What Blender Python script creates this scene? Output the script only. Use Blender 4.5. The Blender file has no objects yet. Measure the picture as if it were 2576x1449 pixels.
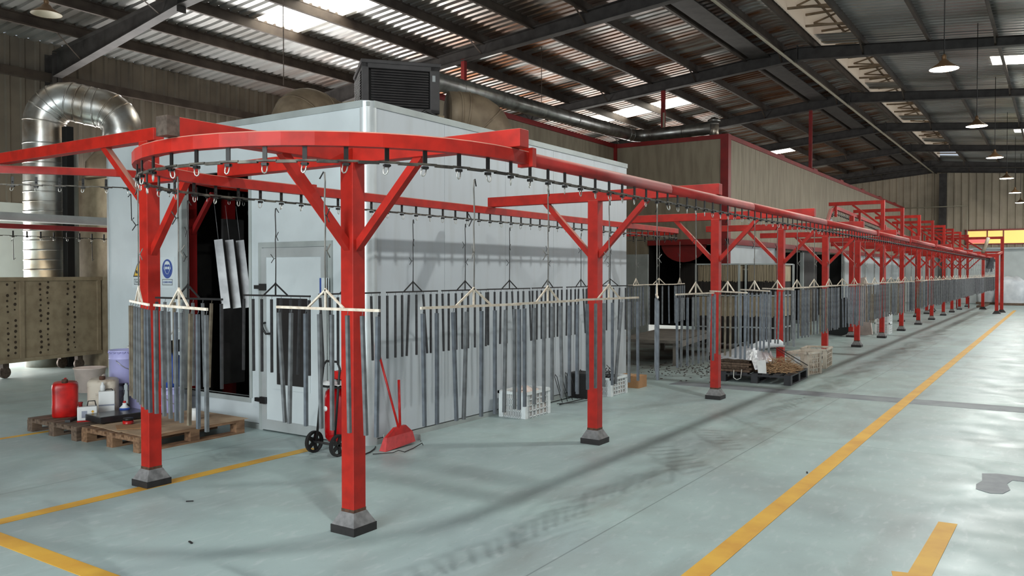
import bpy, math, random
from mathutils import Vector, Matrix
random.seed(7)
C = bpy.context.scene.collection
sc = bpy.context.scene
R = math.radians
PI = math.pi

# ------------------------------------------------------------------ camera
cam = bpy.data.cameras.new('camera'); camo = bpy.data.objects.new('camera', cam); C.objects.link(camo)
cam.sensor_width = 36.0; cam.lens = 28.845; cam.clip_end = 300
camo.location = (0, 0, 1.65); camo.rotation_euler = (R(90 - 1.0686), 0, R(33.762 - 90))
sc.camera = camo
# ------------------------------------------------------------------ view + world
sc.view_settings.view_transform = 'Standard'
try: sc.view_settings.look = 'None'
except Exception: pass
sc.view_settings.gamma = 1.0; sc.view_settings.exposure = 0.3
sc.view_settings.use_curve_mapping = False
w = bpy.data.worlds.new('World'); sc.world = w; w.use_nodes = True
w.node_tree.nodes['Background'].inputs[0].default_value = (0.62, 0.70, 0.80, 1)
w.node_tree.nodes['Background'].inputs[1].default_value = 0.6
# ------------------------------------------------------------------ large lights: daylight in the door openings, plus hidden added uplights
def area(name, loc, target, sx, sy, energy, col=(1, 1, 1)):
    l = bpy.data.lights.new(name, 'AREA'); l.shape = 'RECTANGLE'; l.size = sx; l.size_y = sy
    l.energy = energy; l.color = col
    o = bpy.data.objects.new(name, l); C.objects.link(o); o.location = loc
    d = Vector(target) - Vector(loc); o.rotation_euler = d.to_track_quat('-Z', 'Z').to_euler()
    return o
DOOR_E, SIDE_E, LEFT_E, FAR_E = 1050, 60, 620, 220
SKY_E = 5.5
LAMP_E = 255
area('daylight_rear_door', (-5.8, 3.5, 2.3), (10, 3.5, 1.9), 9.0, 4.2, DOOR_E, (0.88, 0.97, 1.0))
area('daylight_side_door_near', (6.0, -6.3, 2.2), (6.0, 5, 1.9), 5.0, 4.0, SIDE_E, (0.95, 0.98, 1.0))
area('daylight_side_door_mid', (25.0, -6.3, 2.2), (25.0, 5, 1.9), 6.0, 4.0, FAR_E * 1.2, (0.95, 0.98, 1.0))
area('daylight_side_door_far', (43.0, -6.3, 2.2), (43.0, 5, 1.9), 8.0, 4.0, FAR_E * 1.6, (0.95, 0.98, 1.0))
area('daylight_left_door', (5.5, 17.8, 1.0), (5.5, 10, 0.6), 4.0, 1.9, LEFT_E, (1.0, 0.98, 0.95))

area('hidden_uplight_left', (13.5, 17.55, 3.3), (13.0, 10, 7.4), 9.0, 1.3, 420, (1.0, 0.98, 0.96))  # added uplight, hidden behind the booth, to brighten the roof sheets
area('hidden_uplight_left_far', (33.0, 17.4, 3.3), (32.0, 10, 7.4), 22.0, 1.3, 800, (1.0, 0.95, 0.88))  # added unseen uplight for the farther roof sheets, no opening behind it

# ------------------------------------------------------------------ materials
M = {}
def srgb(c):
    return tuple(((v / 255) / 12.92 if v / 255 <= 0.04045 else ((v / 255 + 0.055) / 1.055) ** 2.4) for v in c) + (1,)
def mat(name, rgb, rough=0.5, metal=0.0, var=0.0, scale=6.0, rgb2=None, bump=0.0, bscale=40, dust=None, dust_amt=0.0, emis=None, emis_s=0, alpha=1, trans=0, stretch=None, spec=0.5, lo=0.4, hi=0.65):
    m = bpy.data.materials.new(name); m.use_nodes = True; nt = m.node_tree; N = nt.nodes; L = nt.links
    b = N['Principled BSDF']
    b.inputs['Base Color'].default_value = srgb(rgb); b.inputs['Roughness'].default_value = rough
    b.inputs['Metallic'].default_value = metal
    b.inputs['Specular IOR Level'].default_value = spec
    out = None
    tc = N.new('ShaderNodeTexCoord')
    src = tc.outputs['Object']
    if stretch:
        mp = N.new('ShaderNodeMapping'); mp.inputs['Scale'].default_value = stretch; L.new(src, mp.inputs[0]); src = mp.outputs[0]
    if var > 0 or rgb2:
        n = N.new('ShaderNodeTexNoise'); n.inputs['Scale'].default_value = scale; n.inputs['Detail'].default_value = 6
        L.new(src, n.inputs['Vector'])
        r = N.new('ShaderNodeMapRange'); r.inputs[1].default_value = lo; r.inputs[2].default_value = hi
        L.new(n.outputs['Fac'], r.inputs[0])
        mx = N.new('ShaderNodeMix'); mx.data_type = 'RGBA'
        c2 = rgb2 if rgb2 else tuple(v * (1 - var) for v in rgb)
        mx.inputs[6].default_value = srgb(rgb); mx.inputs[7].default_value = srgb(c2)
        L.new(r.outputs[0], mx.inputs[0]); out = mx.outputs[2]
    if dust:
        g = N.new('ShaderNodeNewGeometry'); s = N.new('ShaderNodeSeparateXYZ'); L.new(g.outputs['Normal'], s.inputs[0])
        r2 = N.new('ShaderNodeMapRange'); r2.inputs[1].default_value = 0.25; r2.inputs[2].default_value = 0.9; r2.inputs[4].default_value = dust_amt
        L.new(s.outputs[2], r2.inputs[0])
        mx2 = N.new('ShaderNodeMix'); mx2.data_type = 'RGBA'; L.new(r2.outputs[0], mx2.inputs[0])
        if out: L.new(out, mx2.inputs[6])
        else: mx2.inputs[6].default_value = srgb(rgb)
        mx2.inputs[7].default_value = srgb(dust); out = mx2.outputs[2]
    if out: L.new(out, b.inputs['Base Color'])
    if bump > 0:
        n2 = N.new('ShaderNodeTexNoise'); n2.inputs['Scale'].default_value = bscale; n2.inputs['Detail'].default_value = 4
        L.new(src, n2.inputs['Vector'])
        bp = N.new('ShaderNodeBump'); bp.inputs['Strength'].default_value = bump; bp.inputs['Distance'].default_value = 0.02
        L.new(n2.outputs['Fac'], bp.inputs['Height']); L.new(bp.outputs[0], b.inputs['Normal'])
    if emis:
        b.inputs['Emission Color'].default_value = srgb(emis); b.inputs['Emission Strength'].default_value = emis_s
    if alpha < 1: b.inputs['Alpha'].default_value = alpha
    if trans > 0: b.inputs['Transmission Weight'].default_value = trans
    M[name] = m
    return m
mat('red', (176, 34, 22), 0.5, var=0.14, scale=9, dust=(205, 180, 160), dust_amt=0.6, spec=0.3)
mat('red_dusty', (160, 44, 40), 0.6, var=0.15, scale=5, dust=(200, 150, 138), dust_amt=0.9, spec=0.3)
mat('red_dark', (140, 24, 24), 0.5, var=0.15, scale=3)
mat('red_plastic', (205, 28, 24), 0.35, rgb2=(150, 18, 16), scale=7)
mat('red_gloss', (170, 14, 20), 0.18, var=0.1)
mat('bare_steel', (98, 84, 74), 0.6, metal=0.3, rgb2=(70, 58, 50), scale=30)
mat('rust', (96, 62, 44), 0.85, rgb2=(60, 42, 34), scale=40)
mat('pad_grey', (128, 126, 126), 0.85, var=0.2, scale=18, bump=0.2)
mat('pad_black', (38, 34, 34), 0.7, var=0.3, scale=20)
mat('chain', (58, 54, 50), 0.55, metal=0.6, rgb2=(104, 98, 88), scale=14)
mat('bracket', (34, 31, 30), 0.5, metal=0.4, var=0.2)
mat('zinc', (196, 194, 188), 0.35, metal=0.8)
mat('booth_white', (205, 212, 214), 0.42, var=0.06, scale=1.6)
mat('booth_side', (184, 190, 195), 0.45, rgb2=(172, 176, 178), scale=2.2, stretch=(3.5, 1, 0.35), lo=0.5, hi=0.8)
mat('alu', (196, 200, 200), 0.38, metal=0.35, var=0.08, scale=3)
mat('alu_dull', (168, 174, 172), 0.5, metal=0.1, var=0.1, scale=3)
mat('oven', (150, 138, 118), 0.7, rgb2=(132, 120, 102), scale=4, stretch=(2, 2, 0.3))
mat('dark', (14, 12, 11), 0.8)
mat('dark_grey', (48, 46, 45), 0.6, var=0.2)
mat('rubber', (26, 24, 24), 0.8, var=0.2)
mat('steel_dark', (66, 62, 60), 0.6, metal=0.2, rgb2=(50, 46, 44), scale=4)
mat('purlin', (76, 66, 58), 0.6, metal=0.3, rgb2=(58, 48, 42), scale=3)
mat('galv', (170, 168, 164), 0.32, metal=0.9, rgb2=(134, 130, 126), scale=5, bump=0.05)
mat('galv_bright', (205, 205, 202), 0.33, metal=0.9, rgb2=(160, 146, 130), scale=2.5)
mat('duct_dusty', (134, 117, 96), 0.6, metal=0.3, rgb2=(108, 92, 74), scale=4)
mat('wall_sheet', (112, 103, 91), 0.75, rgb2=(94, 86, 76), scale=1.2)
mat('wall_far', (168, 154, 134), 0.75, rgb2=(150, 138, 120), scale=1.2)  # wall_sheet lightened: window and door light on this wall put into colour
mat('wall_white', (196, 202, 200), 0.7, var=0.08, scale=1)
mat('beige_metal', (158, 142, 116), 0.75, rgb2=(138, 122, 98), scale=6)
mat('hole', (62, 50, 38), 0.9)
mat('rack_white', (214, 202, 186), 0.6, rgb2=(188, 170, 150), scale=30)
mat('rack_rod', (116, 112, 106), 0.6, rgb2=(78, 76, 74), scale=8)
mat('rack_dark', (52, 50, 50), 0.5, metal=0.5, var=0.2)
mat('strip_grey', (112, 114, 116), 0.5, metal=0.35, rgb2=(92, 94, 96), scale=20)
mat('strip_blue', (100, 105, 112), 0.5, metal=0.35, rgb2=(84, 88, 94), scale=20)
mat('strip_brown', (114, 104, 88), 0.6, metal=0.2, rgb2=(92, 80, 66), scale=16)
mat('strip_dark', (66, 66, 68), 0.5, metal=0.4, rgb2=(54, 54, 56), scale=20)
mat('panel_light', (150, 150, 150), 0.45, metal=0.5, rgb2=(110,110,112), scale=3)
mat('ac_grey', (72, 68, 68), 0.6, var=0.15, scale=5)
mat('wood', (142, 108, 80), 0.8, rgb2=(104, 74, 52), scale=5, stretch=(1, 6, 6), bump=0.2)
mat('wood_old', (112, 92, 76), 0.85, rgb2=(74, 58, 46), scale=5, stretch=(1, 6, 6), bump=0.2)
mat('card', (188, 160, 130), 0.85, rgb2=(146, 118, 92), scale=3)
mat('card_box', (172, 128, 88), 0.8, var=0.08)
mat('can_beige', (196, 184, 168), 0.6, rgb2=(130, 108, 90), scale=9, lo=0.5, hi=0.75)
mat('white_plastic', (226, 226, 224), 0.5, var=0.06)
mat('crate_white', (222, 226, 226), 0.5, var=0.08, scale=8)
mat('crate_beige', (206, 196, 182), 0.6, rgb2=(178, 164, 148), scale=8)
mat('tub', (228, 208, 198), 0.5, var=0.06)
mat('lilac', (178, 176, 222), 0.35, var=0.06, scale=4)
mat('bucket_grey', (150, 154, 168), 0.5, rgb2=(110, 112, 122), scale=7)
mat('blue', (38, 74, 158), 0.45)
mat('sign_blue', (44, 72, 146), 0.5)
mat('sign_yellow', (222, 178, 42), 0.5)
mat('sign_white', (206, 214, 216), 0.5)
mat('black', (22, 20, 20), 0.5)
mat('black_gloss', (34, 32, 34), 0.25)
mat('glass_dark', (44, 40, 40), 0.15)
mat('line_yellow', (222, 172, 62), 0.6, rgb2=(206, 150, 52), scale=3)
mat('broom_pink', (206, 72, 72), 0.7, var=0.1, scale=20)
mat('foil', (196, 198, 202), 0.35, metal=0.5, bump=1.0, bscale=14)
mat('sack', (212, 214, 216), 0.5, rgb2=(186, 190, 194), scale=2.5, bump=0.35, bscale=4)
mat('straw', (178, 146, 110), 0.8, rgb2=(128, 98, 72), scale=40)
mat('table_grey', (112, 106, 98), 0.8, rgb2=(92, 86, 80), scale=5)
mat('curtain', (178, 162, 134), 0.9, rgb2=(112, 102, 88), scale=3, stretch=(1, 40, 0.4), bump=0.5, bscale=6)
mat('curtain_dark', (52, 46, 42), 0.9, rgb2=(30, 27, 25), scale=3, stretch=(1, 40, 0.4))
mat('pallet_black', (44, 44, 48), 0.6, var=0.25, scale=9)
mat('lamp_white', (240, 244, 248), 0.4, emis=(235, 242, 250), emis_s=0.9)
mat('lamp_cream', (170, 160, 140), 0.6)
mat('brass', (120, 92, 64), 0.5, metal=0.4)
mat('skylight', (250, 248, 236), 0.5, emis=(255, 250, 236), emis_s=SKY_E)
mat('vent_glass', (190, 176, 158), 0.6, emis=(200, 186, 170), emis_s=0.2)
mat('win_yellow', (250, 225, 130), 0.5, emis=(250, 222, 120), emis_s=0.45)
mat('win_pink', (240, 120, 120), 0.5, emis=(244, 120, 110), emis_s=0.45)
mat('win_white', (240, 240, 235), 0.5, emis=(250, 250, 245), emis_s=2.2)
mat('floor_dark', (132, 138, 142), 0.6, rgb2=(112, 116, 122), scale=3)
mat('patch', (134, 138, 142), 0.6, rgb2=(122, 126, 132), scale=9)
mat('ash', (84, 78, 72), 0.9, rgb2=(54, 50, 48), scale=5, bump=0.4)

def ceiling_mat():
    m = mat('ceiling', (182, 182, 180), 0.3, metal=0.7, rgb2=(122, 118, 112), scale=0.55, stretch=(1.0, 0.5, 1), lo=0.42, hi=0.66, bump=0.12, bscale=3)
    # left-slope sheets farther down the hall blend to streaky brown
    nt = m.node_tree; N = nt.nodes; L = nt.links; b = N['Principled BSDF']; src = b.inputs['Base Color'].links[0].from_socket
    g = N.new('ShaderNodeNewGeometry'); s = N.new('ShaderNodeSeparateXYZ'); L.new(g.outputs['Position'], s.inputs[0])
    r = N.new('ShaderNodeMapRange'); r.inputs[1].default_value = 13; r.inputs[2].default_value = 17; L.new(s.outputs[0], r.inputs[0])
    y = N.new('ShaderNodeMapRange'); y.inputs[1].default_value = 5.4; y.inputs[2].default_value = 5.9; L.new(s.outputs[1], y.inputs[0])
    n = N.new('ShaderNodeTexNoise'); n.inputs['Scale'].default_value = 1.3; mp = N.new('ShaderNodeMapping'); mp.inputs['Scale'].default_value = (2.2, .35, 1)
    L.new(g.outputs['Position'], mp.inputs[0]); L.new(mp.outputs[0], n.inputs['Vector'])
    r3 = N.new('ShaderNodeMapRange'); r3.inputs[1].default_value = .35; r3.inputs[2].default_value = .6; L.new(n.outputs['Fac'], r3.inputs[0])
    q = N.new('ShaderNodeMath'); q.operation = 'MULTIPLY'; L.new(r.outputs[0], q.inputs[0]); L.new(y.outputs[0], q.inputs[1])
    q2 = N.new('ShaderNodeMath'); q2.operation = 'MULTIPLY'; L.new(q.outputs[0], q2.inputs[0]); L.new(r3.outputs[0], q2.inputs[1])
    mx = N.new('ShaderNodeMix'); mx.data_type = 'RGBA'; L.new(q2.outputs[0], mx.inputs[0]); L.new(src, mx.inputs[6]); mx.inputs[7].default_value = srgb((128, 86, 60))
    L.new(mx.outputs[2], b.inputs['Base Color'])
    return m
ceiling_mat()
def floor_mat():
    m = bpy.data.materials.new('floor'); m.use_nodes = True; nt = m.node_tree; N = nt.nodes; L = nt.links
    b = N['Principled BSDF']; b.inputs['Roughness'].default_value = 0.42; b.inputs['Specular IOR Level'].default_value = 0.35
    g = N.new('ShaderNodeNewGeometry')
    def noise(scale, st, detail=6, lo=0.35, hi=0.7, dist=0.0):
        mp = N.new('ShaderNodeMapping'); mp.inputs['Scale'].default_value = st; L.new(g.outputs['Position'], mp.inputs[0])
        n = N.new('ShaderNodeTexNoise'); n.inputs['Scale'].default_value = scale; n.inputs['Detail'].default_value = detail; n.inputs['Distortion'].default_value = dist
        L.new(mp.outputs[0], n.inputs['Vector']); r = N.new('ShaderNodeMapRange'); r.inputs[1].default_value = lo; r.inputs[2].default_value = hi
        L.new(n.outputs['Fac'], r.inputs[0]); return r.outputs[0]
    def mixc(fac, a, c):
        mx = N.new('ShaderNodeMix'); mx.data_type = 'RGBA'
        L.new(fac, mx.inputs[0])
        if isinstance(a, tuple): mx.inputs[6].default_value = a
        else: L.new(a, mx.inputs[6])
        mx.inputs[7].default_value = c; return mx.outputs[2]
    def math_(op, a, v):
        q = N.new('ShaderNodeMath'); q.operation = op
        for i, x in enumerate((a, v)):
            if isinstance(x, (int, float)): q.inputs[i].default_value = x
            else: L.new(x, q.inputs[i])
        return q.outputs[0]
    c = mixc(noise(0.55, (1, 1, 1)), srgb((170, 189, 186)), srgb((158, 173, 174)))
    c = mixc(math_('MULTIPLY', noise(2.2, (1, 0.6, 1), 8, 0.5, 0.75), 0.5), c, srgb((148, 162, 162)))
    c = mixc(math_('MULTIPLY', noise(1.1, (0.35, 1.6, 1), 7, 0.56, 0.75), 0.5), c, srgb((118, 116, 112)))
    c = mixc(math_('MULTIPLY', noise(0.9, (1, 1, 1), 9, 0.48, 0.62, 0.6), 0.35), c, srgb((146, 152, 150)))
    c = mixc(math_('MULTIPLY', noise(7, (1, 2.5, 1), 8, 0.55, 0.72, 0.4), 0.3), c, srgb((200, 206, 206)))
    c = mixc(math_('MULTIPLY', noise(30, (1, 1, 1), 3, 0.62, 0.8), 0.25), c, srgb((120, 128, 128)))
    s = N.new('ShaderNodeSeparateXYZ'); L.new(g.outputs['Position'], s.inputs[0])
    x, y = s.outputs[0], s.outputs[1]
    def line(coord, at, wd, soft=0.004):
        d = math_('ABSOLUTE', math_('SUBTRACT', coord, at), 0)
        r = N.new('ShaderNodeMapRange'); r.inputs[1].default_value = wd; r.inputs[2].default_value = wd + soft; r.inputs[3].default_value = 1; r.inputs[4].default_value = 0
        L.new(d, r.inputs[0]); return r.outputs[0]
    for cc, at, wd in ((y, 2.40, .003), (y, 6.54, .003), (x, 8.3, .002), (x, 19.0, .003), (x, 28.0, .003)):
        c = mixc(math_('MULTIPLY', line(cc, at, wd), 0.55), c, srgb((84, 92, 92)))
    # grimy drip line under the chain, with ragged edges
    ng = noise(1.4, (1, 3, 1), 6, 0.42, 0.75)
    c = mixc(math_('MULTIPLY', math_('MULTIPLY', line(y, 2.62, .05, .3), ng), 0.5), c, srgb((104, 100, 92)))
    # dirty floor at the far side near the oven mouth
    yy = N.new('ShaderNodeMapRange'); yy.inputs[1].default_value = 4.6; yy.inputs[2].default_value = 6.0; L.new(y, yy.inputs[0])
    xx = N.new('ShaderNodeMapRange'); xx.inputs[1].default_value = 11.6; xx.inputs[2].default_value = 13.0; L.new(x, xx.inputs[0])
    x2 = N.new('ShaderNodeMapRange'); x2.inputs[1].default_value = 21; x2.inputs[2].default_value = 19; L.new(x, x2.inputs[0])
    f = math_('MULTIPLY', math_('MULTIPLY', yy.outputs[0], xx.outputs[0]), x2.outputs[0])
    f = math_('MULTIPLY', f, noise(1.2, (1, 1, 1), 6, 0.2, 0.6))
    c = mixc(f, c, srgb((92, 86, 80)))
    L.new(c, b.inputs['Base Color'])
    rr = noise(3, (1, 1, 1), 5, 0.3, 0.7); r = N.new('ShaderNodeMapRange'); r.inputs[3].default_value = 0.34; r.inputs[4].default_value = 0.55
    L.new(rr, r.inputs[0]); L.new(r.outputs[0], b.inputs['Roughness'])
    M['floor'] = m
floor_mat()

# ------------------------------------------------------------------ mesh builder
class MB:
    def __init__(s): s.v = []; s.f = []; s.m = []; s.sm = []; s.mi = 0
    def add(s, vs, fs, smooth=False):
        o = len(s.v); s.v += [tuple(v) for v in vs]
        for f in fs: s.f.append(tuple(o + i for i in f)); s.m.append(s.mi); s.sm.append(smooth)
        return s
    def box(s, a, b):
        x0, y0, z0 = (min(a[i], b[i]) for i in range(3)); x1, y1, z1 = (max(a[i], b[i]) for i in range(3))
        return s.add([(x0,y0,z0),(x1,y0,z0),(x1,y1,z0),(x0,y1,z0),(x0,y0,z1),(x1,y0,z1),(x1,y1,z1),(x0,y1,z1)],
                     [(0,3,2,1),(4,5,6,7),(0,1,5,4),(1,2,6,5),(2,3,7,6),(3,0,4,7)])
    def cbox(s, c, d, rz=0):
        ca, sa = math.cos(rz), math.sin(rz); vs = []
        for z in (-1, 1):
            for x, y in ((-1,-1),(1,-1),(1,1),(-1,1)):
                px, py = x*d[0]/2, y*d[1]/2
                vs.append((c[0]+px*ca-py*sa, c[1]+px*sa+py*ca, c[2]+z*d[2]/2))
        return s.add(vs, [(0,3,2,1),(4,5,6,7),(0,1,5,4),(1,2,6,5),(2,3,7,6),(3,0,4,7)])
    def beam(s, p, q, w, h=None, up=(0,0,1)):
        h = h or w; p = Vector(p); q = Vector(q); d = (q-p).normalized(); u = Vector(up)
        if abs(d.dot(u)) > 0.99: u = Vector((1,0,0))
        r = d.cross(u).normalized(); u = r.cross(d).normalized(); vs = []
        for e in (p, q):
            for a, b in ((-1,-1),(1,-1),(1,1),(-1,1)): vs.append(e + r*a*w/2 + u*b*h/2)
        return s.add(vs, [(0,3,2,1),(4,5,6,7),(0,1,5,4),(1,2,6,5),(2,3,7,6),(3,0,4,7)])
    def tube(s, pts, r, n=8, caps=True, closed=False):
        pts = [Vector(p) for p in pts]; m = len(pts); rings = []; prev = None
        rr = r if isinstance(r, (list, tuple)) else [r]*m
        for i, p in enumerate(pts):
            if closed: t = (pts[(i+1)%m]-pts[i-1])
            else: t = pts[min(i+1,m-1)]-pts[max(i-1,0)]
            t.normalize()
            if prev is None:
                a = Vector((0,0,1)) if abs(t.z) < .9 else Vector((1,0,0)); u = t.cross(a).normalized()
            else:
                u = (prev - t*prev.dot(t)).normalized()
            prev = u; v = t.cross(u)
            rings.append([p + (u*math.cos(2*PI*k/n) + v*math.sin(2*PI*k/n))*rr[i] for k in range(n)])
        vs = [q for g in rings for q in g]; fs = []
        for i in range(m if closed else m-1):
            j = (i+1) % m
            for k in range(n): fs.append((i*n+k, i*n+(k+1)%n, j*n+(k+1)%n, j*n+k))
        s.add(vs, fs, True)
        if caps and not closed:
            o = len(s.v)-len(vs)
            s.f.append(tuple(o+k for k in reversed(range(n)))); s.m.append(s.mi); s.sm.append(False)
            s.f.append(tuple(o+(m-1)*n+k for k in range(n))); s.m.append(s.mi); s.sm.append(False)
        return s
    def lathe(s, c, prof, n=24, axis='z', caps=True):
        vs = []; fs = []
        for (r, z) in prof:
            for k in range(n):
                a = 2*PI*k/n; x, y = r*math.cos(a), r*math.sin(a)
                vs.append({'z': (c[0]+x, c[1]+y, c[2]+z), 'x': (c[0]+z, c[1]+x, c[2]+y), 'y': (c[0]+y, c[1]+z, c[2]+x)}[axis])
        for i in range(len(prof)-1):
            for k in range(n): fs.append((i*n+k, i*n+(k+1)%n, (i+1)*n+(k+1)%n, (i+1)*n+k))
        s.add(vs, fs, True)
        if caps:
            o = len(s.v)-len(vs)
            for i, rev in ((0, True), (len(prof)-1, False)):
                if prof[i][0] > 1e-4:
                    q = [o+i*n+k for k in range(n)]; s.f.append(tuple(reversed(q) if rev else q)); s.m.append(s.mi); s.sm.append(False)
        return s
    def poly(s, pts, th=0, nrm=(0,0,1)):
        n = len(pts); nv = Vector(nrm)*th
        if th == 0: return s.add(pts, [tuple(range(n))])
        vs = list(pts) + [tuple(Vector(p)+nv) for p in pts]
        fs = [tuple(reversed(range(n))), tuple(range(n, 2*n))] + [(i, (i+1)%n, n+(i+1)%n, n+i) for i in range(n)]
        return s.add(vs, fs)
    def sweep(s, pts, sec, smooth=False, closed_sec=True):
        """sweep a section (list of (side, up)) along a mostly horizontal path"""
        pts = [Vector(p) for p in pts]; m = len(pts); n = len(sec); vs = []
        for i, p in enumerate(pts):
            t = (pts[min(i+1,m-1)]-pts[max(i-1,0)]).normalized(); r = t.cross(Vector((0,0,1))).normalized(); u = r.cross(t)
            for a, b in sec: vs.append(p + r*a + u*b)
        fs = [(i*n+k, i*n+(k+1)%n, (i+1)*n+(k+1)%n, (i+1)*n+k) for i in range(m-1) for k in range(n)]
        s.add(vs, fs, smooth); o = len(s.v)-len(vs)
        s.f.append(tuple(o+k for k in reversed(range(n)))); s.m.append(s.mi); s.sm.append(False)
        s.f.append(tuple(o+(m-1)*n+k for k in range(n))); s.m.append(s.mi); s.sm.append(False)
        return s
    def mesh(s, name, mats):
        me = bpy.data.meshes.new(name); me.from_pydata(s.v, [], s.f)
        me.polygons.foreach_set('material_index', s.m); me.polygons.foreach_set('use_smooth', s.sm)
        for m in (mats if isinstance(mats, (list, tuple)) else [mats]): me.materials.append(M[m])
        me.validate(); me.update(); return me
    def obj(s, name, mats, parent=None, loc=None, rz=None, bevel=0):
        o = bpy.data.objects.new(name, s.mesh(name, mats)); C.objects.link(o)
        if parent: o.parent = parent
        if loc: o.location = loc
        if rz is not None: o.rotation_euler = (0, 0, rz)
        if bevel:
            b = o.modifiers.new('b', 'BEVEL'); b.width = bevel; b.segments = 2; b.limit_method = 'ANGLE'
        return o
def tag(o, label, cat, group=None, kind=None):
    o['label'] = label; o['category'] = cat
    if group: o['group'] = group
    if kind: o['kind'] = kind
    return o
def struct(o): o['kind'] = 'structure'; return o
def thing(name, label, cat, loc=(0,0,0), rz=0, group=None):
    o = bpy.data.objects.new(name, None); C.objects.link(o); o.location = loc; o.rotation_euler = (0,0,rz)
    o.empty_display_size = 0.1
    return tag(o, label, cat, group)
def dup(root, loc=None, rz=None, label=None, group=None):
    r = root.copy(); C.objects.link(r)
    if loc is not None: r.location = loc
    if rz is not None: r.rotation_euler = (0, 0, rz)
    if label: r['label'] = label
    if group: r['group'] = group
    for ch in list(root.children):
        c = ch.copy(); C.objects.link(c); c.parent = r
        for g in list(ch.children):
            d = g.copy(); C.objects.link(d); d.parent = c
    return r
ORD = ['nearest','second','third','fourth','fifth','sixth','seventh','eighth','ninth','tenth','eleventh','twelfth','thirteenth','fourteenth','fifteenth','sixteenth','seventeenth','eighteenth','nineteenth','twentieth']
def ordn(i):
    base = ['first','second','third','fourth','fifth','sixth','seventh','eighth','ninth']
    if i < 20: return ORD[i] if i else 'first'
    t = (i+1)//10; u = (i+1)%10
    tens = {2:'twenty',3:'thirty',4:'forty',5:'fifty'}[t]; tth = {2:'twentieth',3:'thirtieth',4:'fortieth',5:'fiftieth'}[t]
    return tth if u == 0 else tens + '-' + base[u-1]

# ------------------------------------------------------------------ SHELL
X0, X1, YL, YR = -6.0, 51.0, 18.1, -6.5
YRG, ZRG, ZEV = 5.75, 7.70, 6.54
def roofz(y): return ZRG - (ZRG-ZEV)/(YL-YRG)*abs(y-YRG)
struct(MB().box((X0-1, YR-1, -0.2), (X1+1, YL+1, 0)).obj('floor', 'floor'))
def corr_wall(name, p, q, z0, ztop, mname, pitch=0.30, dep=0.035, out=1):
    """vertical corrugated sheet from p to q (xy), ztop is a function of position"""
    mb = MB(); p = Vector((p[0], p[1], 0)); q = Vector((q[0], q[1], 0)); L = (q-p).length; d = (q-p)/L
    nrm = Vector((-d.y, d.x, 0))*out; n = int(L/pitch); vs = []; 
    offs = [(0, 0), (0.62, 0), (0.70, 1), (0.92, 1)]
    cols = []
    for i in range(n+1):
        for a, h in offs:
            t = (i+a)*pitch
            if t > L: break
            c = p + d*t + nrm*dep*h; cols.append(c)
    for c in cols:
        vs.append((c.x, c.y, z0)); vs.append((c.x, c.y, ztop(c)))
    fs = [(2*i, 2*i+2, 2*i+3, 2*i+1) for i in range(len(cols)-1)]
    mb.add(vs, fs); return struct(mb.obj(name, mname))
corr_wall('wall_left', (X0, YL), (X1, YL), 3.1, lambda c: ZEV+.035, 'wall_sheet', out=-1)
struct(MB().box((X0, YL-0.02, 0), (3.4, YL+0.2, 3.1)).box((7.6, YL-0.02, 0), (X1, YL+0.2, 3.1)).box((3.4, YL-.02, 1.95), (7.6, YL+.2, 3.1)).obj('wall_left_base', 'wall_white'))
corr_wall('wall_far', (X1, YL), (X1, YR), 3.0, lambda c: roofz(c.y), 'wall_far', pitch=0.36, dep=0.05, out=-1)
struct(MB().box((X1-0.02, YR, 0), (X1+0.2, YL, 3.0)).obj('wall_far_base', 'wall_white'))
struct(MB().box((X0-0.2, YR, 0), (X0, -1.0, 7.6)).box((X0-0.2, 8.0, 0), (X0, YL, 7.6)).box((X0-0.2, -1.0, 4.4), (X0, 8.0, 7.6)).obj('wall_back', 'wall_sheet'))
mb = MB()
for a, b in ((X0, 3.5), (8.5, 22), (28, 39), (47, X1)): mb.box((a, YR-0.2, 0), (b, YR, 4.2))
mb.box((X0, YR-0.2, 4.2), (X1, YR, roofz(YR)+.1))
struct(mb.obj('wall_right', 'wall_sheet'))
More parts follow.
